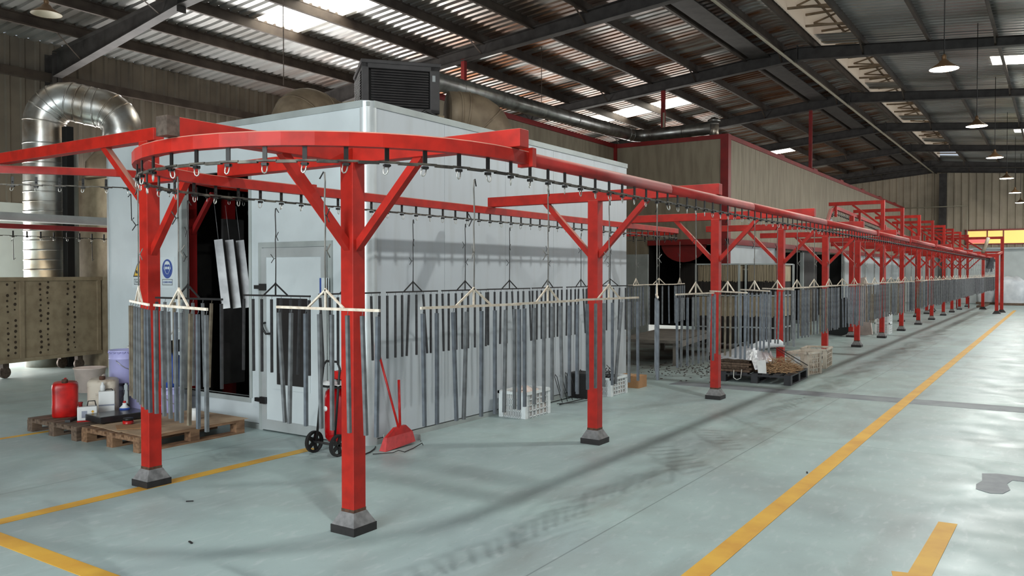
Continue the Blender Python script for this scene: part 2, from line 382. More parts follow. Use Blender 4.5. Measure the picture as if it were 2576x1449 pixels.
# roof sheets: trapezoid ribs run down the slope; skylight cells are left open and filled with translucent panels
SKY = [('L', 11.3, 12.5, 11.25, 14.4), ('L', 25.0, 26.1, 10.2, 13.6), ('R', 10.0, 11.2, -2.6, 1.9), ('R', 24.9, 26.0, -2.6, 1.6), ('R', 37.8, 38.9, -2.6, 1.6),
       ('L', 37.8, 38.9, 10.2, 13.6), ('R', 17.4, 18.5, -4.6, -1.6), ('R', 31.4, 32.5, -4.6, -1.0)]
VENT = (4.25, 5.25)
pit = 0.235; offs = [(0, 0), (0.55, 0), (0.66, 1), (0.89, 1)]
def sheet(name, side):
    mb = MB(); ys = sorted(set([YRG, VENT[1], VENT[0]] if side == 'R' else [YRG]) | set([YL if side == 'L' else YR]) | set(v for s in SKY if s[0] == side for v in s[3:5]))
    cols = []; i = 0
    while True:
        done = False
        for a, h in offs:
            x = X0 + (i+a)*pit
            if x > X1: done = True; break
            cols.append((x, h*0.045))
        if done: break
        i += 1
    sk = [MB() for _ in SKY]
    for k in range(len(ys)-1):
        ya, yb = ys[k], ys[k+1]; ym = (ya+yb)/2
        for j in range(len(cols)-1):
            (xa, ha), (xb, hb) = cols[j], cols[j+1]; xm = (xa+xb)/2
            if side == 'R' and VENT[0] < ym < VENT[1] and 6 < xm < 47.5 and not any(abs(xm-fx) < .5 for fx in FR): continue
            t = mb
            for q, s in enumerate(SKY):
                if s[0] == side and s[1] < xm < s[2] and s[3] < ym < s[4]: t = sk[q]
            t.add([(xa, ya, roofz(ya)+ha), (xb, ya, roofz(ya)+hb), (xb, yb, roofz(yb)+hb), (xa, yb, roofz(yb)+ha)], [(0, 1, 2, 3)])
    struct(mb.obj(name, 'ceiling'))
    for q, t in enumerate(sk):
        if t.v: struct(t.obj('window_%d' % (q+1), 'skylight'))
FR = [2.75, 9.18, 15.6, 22.0, 28.45, 34.95, 41.4, 48.0]
sheet('ceiling', 'L'); sheet('ceiling_right', 'R')
# ridge ventilator: raised cap with pale glazing over the opening, crossed by small trusses
t = thing('ridge_ventilator', 'raised ridge ventilator with pale glazing and cross bracing beside the roof ridge', 'roof vent', (0,0,0))
MB().box((6, VENT[0]-0.1, 7.98), (47.5, VENT[1]+0.25, 8.02)).obj('glazing', 'vent_glass', t)
MB().box((6, VENT[1]-0.02, 7.6), (47.5, VENT[1]+0.02, 8.0)).box((6, VENT[0]-0.02, 7.55), (47.5, VENT[0]+0.02, 7.98)).obj('curb', 'vent_glass', t)
x = 6.3
while x < 47:
    b = MB().beam((x, VENT[0], 7.58), (x, VENT[1], 7.66), 0.05).beam((x, VENT[0], 7.93), (x, VENT[1], 7.93), .05).beam((x, VENT[0], 7.93), (x+0.8, VENT[1], 7.93), 0.035).beam((x+0.8, VENT[1], 7.93), (x+1.6, VENT[0], 7.93), .035).beam((x, VENT[0]+.5, 7.93), (x+1.6, VENT[0]+.5, 7.93), .04)
    o = b.obj('truss', 'duct_dusty', t); x += 1.6

# purlins
PY = [YL - 1.37*k for k in range(1, 9)] + [6.15] + [5.35, 4.15, 2.7, 1.3, -0.1, -1.5, -2.9, -4.3, -5.7]
names = {}
for k, y in enumerate(PY):
    z = roofz(y) - 0.02
    mb = MB().box((X0, y-0.005, z-0.2), (X1, y+0.005, z)).box((X0, y-0.06, z-0.21), (X1, y+0.005, z-0.2)).box((X0, y-0.06, z-.2), (X1, y-0.055, z-0.175)).box((X0, y-0.005, z-0.006), (X1, y+0.06, z)).box((X0, y-.005, z), (X1, y+.005, z+.056))
    o = mb.obj('roof_purlin', 'purlin')
    if k < 9: lab = 'dark steel roof purlin on the left slope, %s one up from the left wall' % ordn(k)
    else: lab = 'dark steel roof purlin on the right slope, %s one down from the ridge' % ordn(k-9)
    tag(o, lab, 'purlin', 'long roof purlins')
# rafters with columns
def rafter(x, i):
    lab = 'dark steel I-beam roof rafter with bent ridge, ' + (['crossing behind the camera', 'nearest one, over the spiral duct', 'second one, behind the cooler unit', 'third one, past the white booth', 'fourth from the camera side', 'fifth from the camera side', 'third one before the far wall', 'second one before the far wall', 'last one, tight against the far wall'][i])
    t = thing('roof_rafter', lab, 'rafter', (x, 0, 0), 0, 'steel roof rafters')
    prof = [(YL-0.35, 5.80, roofz(YL)-0.22), (13.4, 6.52, roofz(13.4)-0.22), (YRG, 7.18, roofz(YRG)-0.20), (-2, 6.62, roofz(-2)-0.22), (YR+.3, 5.8, roofz(YR)-.22)]
    mb = MB()
    for (ya, za, ta), (yb, zb, tb) in zip(prof, prof[1:]):
        mb.add([(-.006,ya,za),(-.006,yb,zb),(-.006,yb,tb),(-.006,ya,ta),(.006,ya,za),(.006,yb,zb),(.006,yb,tb),(.006,ya,ta)], [(0,3,2,1),(4,5,6,7),(0,1,5,4),(2,3,7,6),(1,2,6,5),(3,0,4,7)])
        for (pa, pb) in ((za, zb), (ta, tb)):
            mb.add([(-.1,ya,pa-.008),(.1,ya,pa-.008),(.1,yb,pb-.008),(-.1,yb,pb-.008),(-.1,ya,pa+.008),(.1,ya,pa+.008),(.1,yb,pb+.008),(-.1,yb,pb+.008)], [(0,3,2,1),(4,5,6,7),(0,1,5,4),(1,2,6,5),(2,3,7,6),(3,0,4,7)])
    mb.box((-.09, YRG-.012, 7.1), (.09, YRG+.012, 7.55)).box((-.09, 13.39, 6.4), (.09, 13.41, 6.78))
    mb.obj('beam', 'steel_dark', t)
    MB().box((-.1, YL-.36, 0), (.1, YL-.34, 6.3)).box((-.1, YL-.06, 0), (.1, YL-.04, 6.3)).box((-.006, YL-.36, 0), (.006, YL-.04, 6.3)).obj('column', 'steel_dark', t)
    for k, y in enumerate(PY):
        if k % 2 == 0 and -1 < y < 17:
            yz = 6.52 + (7.18-6.52)*(13.4-y)/(13.4-YRG) if y < 13.4 else 5.8+(6.52-5.8)*(YL-.35-y)/(YL-.35-13.4)
            if y < YRG: yz = 7.18-(YRG-y)*0.072
            MB().beam((-.02, y, yz+.02), (-.55, y, roofz(y)-.2), .04, .006).obj('fly_brace', 'purlin', t)
    return t
for i, x in enumerate(FR + [50.75]): rafter(x, i)
tag(MB().tube([(X0, YRG+.12, 7.14), (X1, YRG+.12, 7.14)], .035, 8).obj('ridge_tie_pipe', 'lamp_cream'), 'light grey tie pipe running along under the roof ridge', 'pipe')
tag(MB().box((6, 6.45, 7.36), (48, 6.95, 7.385)).obj('ridge_gutter', 'steel_dark'), 'flat grey metal strip under the left slope beside the ridge', 'metal strip')
tag(MB().box((X0, YL-.16, 5.72), (X1, YL-.04, 5.9)).obj('wall_girt', 'purlin'), 'dark horizontal steel girt along the left wall below the eaves', 'girt')
# far wall column, ridge of the gable
tag(MB().box((50.6, 5.25, 0), (50.9, 5.6, 7.1)).obj('gable_column', 'steel_dark'), 'dark steel column in the middle of the far end wall', 'column')
tag(MB().tube([(50.4, 9.5, 5.25), (50.4, 4.2, 5.25), (50.4, 4.2, 3.0)], .03, 8).obj('far_wall_pipe', 'lamp_cream'), 'thin pale pipe crossing the far wall and turning down', 'pipe')
# far wall window band
mb = MB(); mb.box((X1-.06, .4, 3.22), (X1-.04, 4.3, 3.9))
f = mb.obj('window_20', 'win_yellow'); struct(f)
mb = MB()
for y in (.4, 1.5, 2.55, 3.3, 4.3): mb.box((X1-.1, y-.03, 3.2), (X1-.02, y+.03, 3.92))
mb.box((X1-.1, .4, 3.9), (X1-.02, 4.35, 3.98)).box((X1-.1, .4, 3.16), (X1-.02, 4.35, 3.22))
mb.obj('window_frame', 'red_dark', f)
MB().box((X1-.07, .42, 3.24), (X1-.062, 1.48, 3.88)).box((X1-.07, 3.35, 3.24), (X1-.062, 4.25, 3.5)).obj('pane', 'win_pink', f)

# ------------------------------------------------------------------ floor markings
def mark(name, pts, m, label, cat='floor marking', z=0.003):
    return tag(MB().poly([(a, b, 0.0005) for a, b in pts], z-0.0005).obj(name, m), label, cat)
mark('yellow_floor_line', [(3.2, 1.57), (42, 1.58), (42, 1.70), (3.2, 1.70)], 'line_yellow', 'long yellow painted line running down the aisle to the far wall')
mark('yellow_floor_line', [(1.5, 5.76), (5.35, 5.76), (5.35, 5.88), (1.5, 5.88)], 'line_yellow', 'yellow painted line passing under the left red post towards the extinguisher')
mark('yellow_floor_line', [(2.38, 1.5), (2.50, 1.5), (2.50, 5.76), (2.38, 5.76)], 'line_yellow', 'yellow painted line in the bottom left corner')
mark('yellow_floor_line', [(2.5, 8.70), (4.7, 8.70), (4.7, 8.77), (2.5, 8.77)], 'line_yellow', 'short yellow painted line running under the wooden pallets')
mark('floor_arrow', [(6.07, .545), (6.06, .655), (4.93, .68), (4.91, .76), (4.3, .62), (4.93, .5), (4.95, .565)], 'line_yellow', 'yellow painted direction arrow in the bottom right corner')
mark('floor_joint_strip', [(11.35, -6), (11.35, 4.8), (11.75, 4.8), (11.9, -6)], 'floor_dark', 'dark grey strip crossing the concrete floor', z=0.002)
mark('floor_patch', [(7.14, .52), (7.3, .53), (7.45, .5), (7.72, .52), (7.78, .42), (7.76, -.5), (7.62, -.5), (7.6, .3), (7.45, .33), (7.25, .3), (7.1, .34), (7.06, .42)], 'patch', 'grey repair patch on the floor at the right edge')

# ------------------------------------------------------------------ CONVEYOR: posts
RX, RR, YC = 3.75, 1.22, 3.745
YN, YF = YC-RR, YC+RR
RZ0, RZ1 = 2.262, 2.335
def post_parts(t, h=2.345, arm=(-1.245, 1.245), braces=True, s=.108):
    hs = s/2
    MB().box((-hs, -hs, .1), (hs, hs, h)).obj('column', 'red', t, bevel=.004)
    MB().box((-hs-.001, -hs-.001, .11), (hs+.001, hs+.001, .15)).obj('rusty_foot', 'rust', t)
    p = MB(); p.add([(-.1,-.1,.05),(.1,-.1,.05),(.1,.1,.05),(-.1,.1,.05),(-.058,-.058,.13),(.058,-.058,.13),(.058,.058,.13),(-.058,.058,.13)], [(0,3,2,1),(4,5,6,7),(0,1,5,4),(1,2,6,5),(2,3,7,6),(3,0,4,7)])
    b = p.obj('base_pad', 'pad_grey', t); MB().box((-.103, -.103, 0), (.103, .103, .052)).obj('black_band', 'pad_black', b)
    if arm:
        MB().box((-.045, arm[0], RZ1+.002), (.045, arm[1], RZ1+.1)).obj('arm', 'red', t, bevel=.003)
    if braces:
        for sg in (-1, 1):
            MB().beam((0, sg*.02, 1.79), (0, sg*.56, 2.35), .05, .05, (1,0,0)).obj('brace', 'red', t)
XP = [7.05, 10.4, 13.4, 16.4, 19.4, 22.45, 25.5, 28.85, 32.1, 35.55, 38.55, 41.6, 45.2]
GP = 'red posts along the aisle side of the conveyor'
b0 = thing('conveyor_post', 'nearest red conveyor post, standing inside the curve of the rail', 'post', (3.78, YC, 0))
post_parts(b0, arm=(-1.3, 1.3), braces=False)
MB().box((-1.33, -.045, RZ1+.002), (-.045, .045, RZ1+.1)).obj('arm', 'red', b0, bevel=.003)
MB().box((-1.332, -.0455, RZ1+.0015), (-1.26, .0455, RZ1+.1005)).obj('bare_arm_end', 'bare_steel', b0)
for d in ((0,-1), (-1,0), (0,1)):
    MB().beam((d[0]*.02, d[1]*.02, 1.79), (d[0]*.57, d[1]*.57, 2.35), .05, .05, (d[1], d[0], 0)).obj('brace', 'red', b0)
c0 = thing('conveyor_post', 'second red conveyor post, in front of the white booth wall', 'post', (XP[0], YC, 0), 0, GP)
post_parts(c0)
descr = {1: 'third red conveyor post, just left of the black pallet', 2: 'fourth red conveyor post, behind the black pallet', 3: 'fifth red conveyor post, behind the two plastic crates', 4: 'sixth red conveyor post, with the pale weathered strips on it'}
for i, x in enumerate(XP[1:], 1):
    lab = descr.get(i, 'tall red conveyor post carrying an upper beam, %s one counted from the camera' % ordn(i+1))
    q = dup(c0, (x, YC, 0), label=lab)
    if i >= 5:
        MB().box((-.045, -.0425, RZ1+.1), (.045, .0425, 3.48)).obj('upper_column', 'red', q)
        MB().box((-.045, .0425, 3.39), (.045, 1.3, 3.48)).obj('upper_beam', 'red', q)
        MB().beam((0, .04, 2.85), (0, .72, 3.39), .05, .05, (1,0,0)).obj('upper_brace', 'red', q)
        MB().box((-.03, 1.1, 3.1 if i < 9 else 2.95), (.03, 1.16, 3.39)).obj('drop_bar', 'red', q)
# post A with two arms at different heights
a0 = thing('conveyor_post', 'red conveyor post at left, standing on the yellow line beside the wooden pallets', 'post', (3.73, 5.87, 0))
post_parts(a0, h=2.66, arm=None, braces=False)
MB().box((-.045, -.13, 2.66), (.045, 3.6, 2.755)).obj('arm', 'red', a0, bevel=.003)
MB().box((-.045, -.55, RZ1+.002), (.045, -.0425, RZ1+.09)).obj('arm', 'red', a0, bevel=.003)
MB().beam((0, .03, 2.16), (0, .62, 2.68), .05, .05, (1,0,0)).obj('brace', 'red', a0)
MB().beam((0, -.02, 1.78), (0, -.47, 2.34), .05, .05, (1,0,0)).obj('brace', 'red', a0)
# second row of shorter posts under the line
for i, x in enumerate([22.3, 26.9, 30.3, 33.8, 36.6, 38.3]):
    q = thing('conveyor_post', 'red post of the back row, %s one counted from the camera' % ordn(i), 'post', (x, 4.45, 0), 0, 'red posts of the back row')
    post_parts(q, h=3.1, arm=None, braces=False)
tag(thing('inner', '', ''), 'red post just inside the left edge of the booth opening', 'post')
o = C.objects['inner']; o.name = 'booth_inner_post'; o.location = (5.88, 8.44, 0)
MB().box((-.05,-.05,0), (.05,.05,2.75)).obj('column', 'red_dark', o)
o = thing('booth_inner_post', 'second red post deep inside the dark booth opening', 'post', (6.6, 8.7, 0))
MB().box((-.06,-.06,0), (.06,.06,2.6)).obj('column', 'red_dark', o)
# ------------------------------------------------------------------ rails
class Path:
    def __init__(s, pts):
        s.p = [Vector(p) for p in pts]; s.c = [0]
        for a, b in zip(s.p, s.p[1:]): s.c.append(s.c[-1] + (b-a).length)
        s.L = s.c[-1]
    def at(s, d):
        import bisect
        i = max(0, min(len(s.p)-2, bisect.bisect_right(s.c, d)-1)); t = (d-s.c[i])/(s.c[i+1]-s.c[i])
        return s.p[i].lerp(s.p[i+1], t), (s.p[i+1]-s.p[i]).normalized()
XE = 45.4
front = [(XE, YN, 0), (RX, YN, 0)]
curve = [(RX-RR*math.sin(a), YC-RR*math.cos(a), 0) for a in [PI*k/24 for k in range(1, 25)]]
XB, RB = 11.9, .75
back = [(XB, YF, 0)] + [(XB+RB*math.sin(a), YF+RB-RB*math.cos(a), 0) for a in [PI*k/12 for k in range(1, 13)]] + [(7.0, YF+2*RB, 0)]
def zed(pts, z): return [(p[0], p[1], z) for p in pts]
sec_c = [(-.028,-.036),(.028,-.036),(.028,.030),(.022,.036),(-.022,.036),(-.028,.030)]
sec_r = [(-.03,-.036),(.03,-.036),(.034,-.01),(.031,.014),(.02,.03),(0,.038),(-.02,.03),(-.031,.014),(-.034,-.01)]
zm = (RZ0+RZ1)/2
rail = thing('conveyor_rail', 'red overhead conveyor rail looping round the nearest post and running down the aisle', 'rail', (0,0,0))
XJ = 3.93
MB().sweep(zed([(XJ, YN, 0), (RX, YN, 0)] + curve + [(4.55, YF, 0)], zm), sec_c).obj('curved_section', 'red', rail)
k = 0; x = XE
pieces = [XJ, 5.95, 8.0, 11.0, 14.5, 18.0, 22, 26, 30, 34, 38, 42, XE]
for a, b in zip(pieces, pieces[1:]):
    MB().sweep([(b, YN, zm), (a+.006, YN, zm)], sec_r, True).obj('straight_section', 'red_dusty', rail)
for x in [XJ, 14.5, 18, 22, 26, 30, 34, 38, 42]:
    MB().box((x-.02, YN-.05, zm-.05), (x+.02, YN+.05, zm+.055)).obj('joint_flange', 'red', rail)
MB().box((4.53, YF-.045, zm-.05), (4.57, YF+.045, zm+.05)).obj('joint_flange', 'red', rail)
MB().sweep(zed([(4.55, YF, 0)] + back, zm), sec_c).obj('return_section', 'red', rail)
MB().sweep(zed([(7.0+.05*k, YN-.9, 0) for k in range(2)], -5), sec_c) if False else None
# second line: runs diagonally into the booth opening
lpts = [(1.9, 10.3), (2.8, 9.25), (3.3, 8.68), (3.74, 8.26), (4.1, 7.93), (4.5, 7.63), (4.9, 7.50), (5.3, 7.56), (5.8, 7.8), (7.4, 7.84)]
r2 = tag(MB().sweep([(x, y, 2.618) for x, y in lpts], sec_c).obj('conveyor_rail', 'red'), 'red rail at left leading diagonally into the dark booth opening', 'rail')
r3 = tag(MB().sweep([(2, 13, 2.33), (11, 13, 2.36)], sec_c).obj('conveyor_rail', 'red_dark'), 'red rail at far left passing behind the white booth', 'rail')
tag(MB().box((2, 13.15, 2.44), (11, 13.4, 2.56)).obj('cable_tray', 'alu_dull'), 'grey steel channel above the far left rail', 'channel')

# ------------------------------------------------------------------ chains
ZCH = 2.19
br = MB(); br.box((-.011, -.004, .004), (.011, .004, .078)); br.lathe((0, -.006, .028), [(0,.0),(.006,.0),(.006,.004),(0,.004)], 8, 'y')
br_me = br.mesh('trolley_bracket', 'bracket')
st = MB(); st.box((-.014,-.012,-.02),(.014,.012,-.006)).tube([(-.02,0,-.012),(.02,0,-.012)], .005, 6)
st_me = st.mesh('bolt_block', 'bracket')
lp = MB(); lp.tube([(-.011,0,-.016),(-.012,0,-.04),(-.008,0,-.052),(0,0,-.057),(.008,0,-.052),(.012,0,-.04),(.011,0,-.016)], .0035, 6)
lp_me = lp.mesh('hook_loop', 'zinc')
def make_chain(name, path, label, pitch, s0, limit, z, stuff_after=True):
    ch = MB(); d = 0; alt = 0; step = pitch/2
    while d < path.L-step:
        a, _ = path.at(d); b, _ = path.at(d+step*1.04); a = a.copy(); b = b.copy(); a.z = b.z = z
        n = (b-a).normalized().cross(Vector((0,0,1)))
        off = .007 if alt % 2 else .0
        dz = Vector((0, 0, .004 if alt % 2 else 0))
        ch.beam(a+dz, b+dz, .026 if alt % 2 else .018, .009 if alt % 2 else .014)
        d += step; alt += 1
    o = tag(ch.obj(name, 'chain'), label, 'chain')
    pos = []; d = s0
    while d < path.L: pos.append(d); d += pitch
    ranked = sorted(pos, key=lambda s: path.at(s)[0].length)
    near = set(ranked[:limit]); rest = MB(); 
    for s in pos:
        p, t = path.at(s); ang = math.atan2(t.y, t.x)
        if s in near:
            b = bpy.data.objects.new('trolley_bracket', br_me); C.objects.link(b); b.parent = o
            b.location = (p.x, p.y, z); b.rotation_euler = (0, 0, ang)
            for nm, me in (('bolt_block', st_me), ('hook_loop', lp_me)):
                q = bpy.data.objects.new(nm, me); C.objects.link(q); q.parent = b
                if nm == 'hook_loop': q.rotation_euler = (0, random.uniform(-.25, .25), random.uniform(-.7, .7))
        else:
            rest.cbox((p.x, p.y, z+.041), (.022, .008, .074), ang).cbox((p.x, p.y, z-.013), (.03, .024, .014), ang)
            ca, sa = math.cos(ang), math.sin(ang)
            rest.tube([(p.x-.011*ca, p.y-.011*sa, z-.016), (p.x-.009*ca, p.y-.009*sa, z-.05), (p.x+.009*ca, p.y+.009*sa, z-.05), (p.x+.011*ca, p.y+.011*sa, z-.016)], .003, 4)
    if rest.v:
        ro = rest.obj('trolley_bracket', 'bracket', o); ro['kind'] = 'stuff'
    return o
loop = Path(front + curve + back)
PIT = .1975
S_FRONT0 = loop.at  # noqa
s_ref = (XE - 4.16) % PIT
make_chain('conveyor_chain', loop, 'dark steel conveyor chain with trolley brackets hanging under the looping red rail', PIT, s_ref, 100, ZCH)
make_chain('conveyor_chain', Path([(x, y, 0) for x, y in lpts]), 'dark conveyor chain under the rail leading into the booth opening', .2, .05, 60, 2.475)
make_chain('conveyor_chain', Path([(2, 13, 0), (11, 13, 0)]), 'dark conveyor chain under the far left rail', .2, .05, 60, 2.2)

# ------------------------------------------------------------------ hangers and strips
def prong(mb, z, a, l=.036):
    ca, sa = math.cos(a), math.sin(a)
    mb.tube([(0,0,z), (.012*ca,.012*sa,z-.004), (l*ca,l*sa,z+.03)], .003, 5); mb.tube([(.012*ca,.012*sa,z-.004), (l*.9*ca,l*.9*sa,z-.036)], .003, 5)
HZ = 1.475; L = .72
def rack_mesh(zt):
    rod = MB(); rod.tube([(.004,0,zt-.052),(.0,0,zt-.1),(.006,0,1.95),(0,0,1.9),(.004,0,1.72),(0,0,HZ)], .0042, 6)
    hk = MB(); hk.tube([(.004,0,zt-.06),(.01,0,zt-.05),(.028,.01,zt-.085)], .0035, 5)
    return rod.mesh('rod', 'rack_dark'), hk.mesh('top_hook', 'rack_dark')
def rack_bars(m):
    bar = MB(); bar.beam((-L/2,0,HZ),(L/2,0,HZ), .011, .013)
    vb = MB(); vb.beam((0,0,HZ+.092),(-.125,0,HZ+.005), .009, .009, (0,1,0)).beam((0,0,HZ+.092),(.125,0,HZ+.005), .009, .009, (0,1,0)).beam((0,0,HZ+.1),(0,0,HZ), .009)
    return bar.mesh('crossbar', m), vb.mesh('spreader', m)
rods = {2.19: rack_mesh(2.19)}
rod_w = rack_mesh(2.19)[0]; rod_w.materials.clear(); rod_w.materials.append(M['rack_rod'])
bars = {'w': rack_bars('rack_white'), 'd': rack_bars('rack_dark')}
pr = []
for k in range(3):
    mb = MB(); prong(mb, 1.93, .4+k*1.3); pr.append((mb.mesh('prong', 'rack_dark'), None))
pr2 = []
for k in range(3):
    mb = MB(); prong(mb, 1.76, 2.6+k*1.1); pr2.append(mb.mesh('prong', 'rack_dark'))
prw = []
for k in range(3):
    mb = MB(); prong(mb, 1.76, 2.6+k*1.1); prw.append(mb.mesh('prong', 'rack_rod'))
def strip_me(m, ln):
    mb = MB(); s = .008
    mb.box((-s,-s,-ln-.012),(s,s,-.022)); mb.tube([(0,0,-.02),(.004,0,-.01),(.004,0,.004),(-.004,0,.008)], .002, 4)
    return mb.mesh('steel_strip', m)
strips = {m: strip_me(m, .57) for m in ('strip_grey', 'strip_blue', 'strip_brown', 'strip_dark')}
def rack(x, y, ang, white, label, sdescr, n=8, group=None, strips_on=True, kinds=('strip_grey','strip_blue'), lean=None, gap=False):
    t = thing('hanging_rack', label, 'hanger', (x, y, 0), ang, group)
    key = 'w' if white else 'd'; k = random.randrange(3)
    for nm, me in (('rod', rod_w if white else rods[2.19][0]), ('top_hook', rods[2.19][1]), ('crossbar', bars[key][0]), ('spreader', bars[key][1]), ('prong', pr[k][0]), ('prong', (prw if white else pr2)[k])):
        o = bpy.data.objects.new(nm, me); C.objects.link(o); o.parent = t
    if not strips_on: return t
    made = []
    for j in range(n):
        u = -L/2+.012 + (L-.024)*j/(n-1) + random.uniform(-.008, .008)*(0 < j < n-1)
        m = random.choice(kinds)
        o = bpy.data.objects.new('steel_strip', strips[m]); C.objects.link(o)
        px, py = x+u*math.cos(ang), y+u*math.sin(ang); o.location = (px, py, HZ-.006)
        le = lean[j] if lean else random.choice((0, 0, random.gauss(0, .03), random.gauss(0, .05)))
        # lean lies in the plane of the bar
        o.rotation_euler = Matrix.Rotation(le, 3, Vector((-math.sin(ang), math.cos(ang), 0))).to_euler()
        col = {'strip_grey': 'grey', 'strip_blue': 'bluish grey', 'strip_brown': 'rusty brown', 'strip_dark': 'dark grey'}[m]
        made.append((math.atan2(py, px), o, col))
    made.sort(key=lambda q: -q[0])
    for j, (_, o, col) in enumerate(made):
        tag(o, '%s strip, %s from left on %s' % (col, ordn(j), sdescr), 'metal strip', 'strips on ' + sdescr)
    return t
def cpos(t): return RX-RR*math.sin(t), YC-RR*math.cos(t)
p = cpos(.88); rack(*p, R(89), True, 'dusty white crossbar hanger in front of the booth door and nearest post', 'the white crossbar crossing the nearest post', kinds=('strip_grey','strip_blue'), lean=[-.02,.04,.02,0,.02,.0,-.03,.08])
p = cpos(1.56); rack(*p, R(76), True, 'dusty white crossbar hanger just right of the left red post', 'the white crossbar right of the left post', kinds=('strip_grey','strip_blue','strip_grey','strip_brown'))
p = cpos(2.2); rack(*p, R(66), True, 'dusty pale crossbar hanger in front of the left red post', 'the pale crossbar over the left post', kinds=('strip_grey','strip_grey','strip_blue','strip_brown'))
p = cpos(2.85); rack(*p, R(-89), False, 'dark crossbar hanger in front of the booth opening', 'the dark crossbar before the booth opening', kinds=('strip_grey','strip_brown','strip_dark'))
p = cpos(.235); rack(*p, R(-10), True, 'dusty white crossbar hanger in front of the booth wall, first right of the nearest post', 'the aisle crossbar immediately right of the nearest post')
ANG = [-1, -8, 25, -4, 46, 40, 42, -8, -12]
# far row, close to the booth wall
for k in range(11):
    x = 4.19 + .797*k
    ang = [-87, 0, 0, -2, -6, 2, 0, -30, 8, -20, 10][k]
    n = 8 if k < 8 else 6
    rack(x, YF, R(ang), k > 7, 'dark crossbar hanger of the far row beside the booth wall, %s one from the left' % ordn(k) if k < 8 else 'pale crossbar hanger of the far row past the booth end, %s one from the left' % ordn(k),
         'the %s far row crossbar' % ordn(k), n=n, group='hangers of the far row', kinds=('strip_dark',) if k < 8 else ('strip_grey', 'strip_blue'))
# near row down the aisle
rest = MB()
n_ind = 0
for k in range(52):
    x = 4.16 + .79*k
    if x > XE-.3: break
    ang = ANG[k] if k < len(ANG) else random.choice((-10, -5, 0, 5, 12, 30, -20))
    brown = any(abs(x-q) < .45 for q in XP)
    kinds = ('strip_grey', 'strip_blue') if not brown else ('strip_brown', 'strip_grey', 'strip_blue')
    cnt = 8 if k < 8 else 9
    if k < 22:
        rack(x, YN, R(ang), True, 'dusty white crossbar hanger of the aisle row, %s one right of nearest post' % ordn(k+1), 'the aisle crossbar %s right of the nearest post' % ordn(k+1), n=cnt if k < 20 else 8, group='hangers of the aisle row', kinds=kinds)
    else:
        rack(x, YN, R(ang), True, 'dusty white crossbar hanger of the aisle row, %s one right of nearest post' % ordn(k+1), '', group='hangers of the aisle row', strips_on=False)
        a = R(ang)
        for j in range(10):
            u = -L/2+.012+(L-.024)*j/9
            px, py = x+u*math.cos(a), YN+u*math.sin(a); s = .0085; ln = .57+random.uniform(-.02, .02)
            rest.cbox((px, py, HZ-.02-ln/2), (.018, .018, ln), a)
tag(rest.obj('steel_strips', 'strip_grey'), 'dense row of grey steel strips hanging along the far stretch of the aisle row', 'metal strips', None, 'stuff')
# light panels hanging inside the booth opening
for k in range(3):
    o = MB().box((-.045, -.008, -.78), (.045, .008, 0)).tube([(0,0,0),(0,0,.4)], .003, 4).obj('hanging_plate', 'panel_light')
    o.location = (5.80+.145*k, 7.82, 2.02); o.rotation_euler = (-.13, -.13, R(-48))
    tag(o, 'narrow pale metal panel hanging in the booth opening, %s of three' % ['leftmost', 'middle one', 'rightmost'][k], 'metal panel', 'pale panels in the booth opening')

# ------------------------------------------------------------------ WHITE BOOTH
BX0, BX1, BY0, BY1, BZ = 5.70, 11.24, 5.44, 9.86, 3.28
bo = thing('spray_booth', 'large white panel booth with a door and a tall opening', 'booth', (0,0,0))
OY0, OY1, OZ0, OZ1 = 7.145, 8.36, .32, 2.75
mb = MB(); th = .05
mb.box((BX0, BY0+.09, .06), (BX0+th, OY0, BZ)).box((BX0, OY1, .06), (BX0+th, BY1, BZ)).box((BX0, OY0, .06), (BX0+th, OY1, OZ0)).box((BX0, OY0, OZ1), (BX0+th, OY1, BZ))
mb.obj('front_wall', 'booth_white', bo)
mb = MB()
xs = [BX0+.09, 6.85, 8.0, 9.1, 10.2, BX1]
for a, b in zip(xs, xs[1:]): mb.box((a+.002, BY0, .06), (b-.002, BY0+th, BZ-.05))
mb.obj('side_wall', 'booth_side', bo)
MB().box((BX1-th, BY0+th, 0), (BX1, BY1, BZ-.05)).box((BX0+th, BY1-th, 0), (BX1-th, BY1, BZ-.05)).obj('rear_wall', 'booth_white', bo)
MB().box((BX0+.01, BY0+.01, BZ-.05), (BX1, BY1, BZ-.01)).obj('roof', 'alu_dull', bo)
MB().box((BX0-.012, BY0+.07, BZ-.06), (BX0+.03, BY1+.01, BZ+.004)).box((BX0+.07, BY0-.012, BZ-.06), (BX1+.01, BY0+.03, BZ+.004)).obj('roof_edge_trim', 'alu_dull', bo)
c = MB(); n = 8
vs = []; 
arc = [(BX0+.10-.11*math.cos(a), BY0+.10-.11*math.sin(a)) for a in [PI/2*k/n for k in range(n+1)]]
for (x, y) in arc: vs += [(x, y, .0), (x, y, BZ)]
c.add(vs, [(2*i, 2*i+1, 2*i+3, 2*i+2) for i in range(n)], True); c.obj('corner_post', 'alu', bo)
MB().box((BX0-.01, BY0+.1, 0), (BX0+.04, 5.96, .055)).box((BX0-.01, 7.0, 0), (BX0+.04, BY1, .055)).box((BX0+.09, BY0-.008, 0), (BX1, BY0+.04, .05)).obj('base_trim', 'alu_dull', bo)
MB().box((BX0-.012, OY0, OZ0-.05), (BX0+.1, OY1, OZ0)).box((BX0-.012, OY1-.03, OZ0), (BX0+.08, OY1+.03, OZ1)).box((BX0-.012, OY0-.02, OZ0), (BX0+.06, OY0+.02, OZ1)).obj('opening_frame', 'alu_dull', bo)
MB().box((BX0-.006, BY1-.03, 0), (BX0+.0, BY1+.005, BZ)).obj('edge_trim', 'alu', bo)
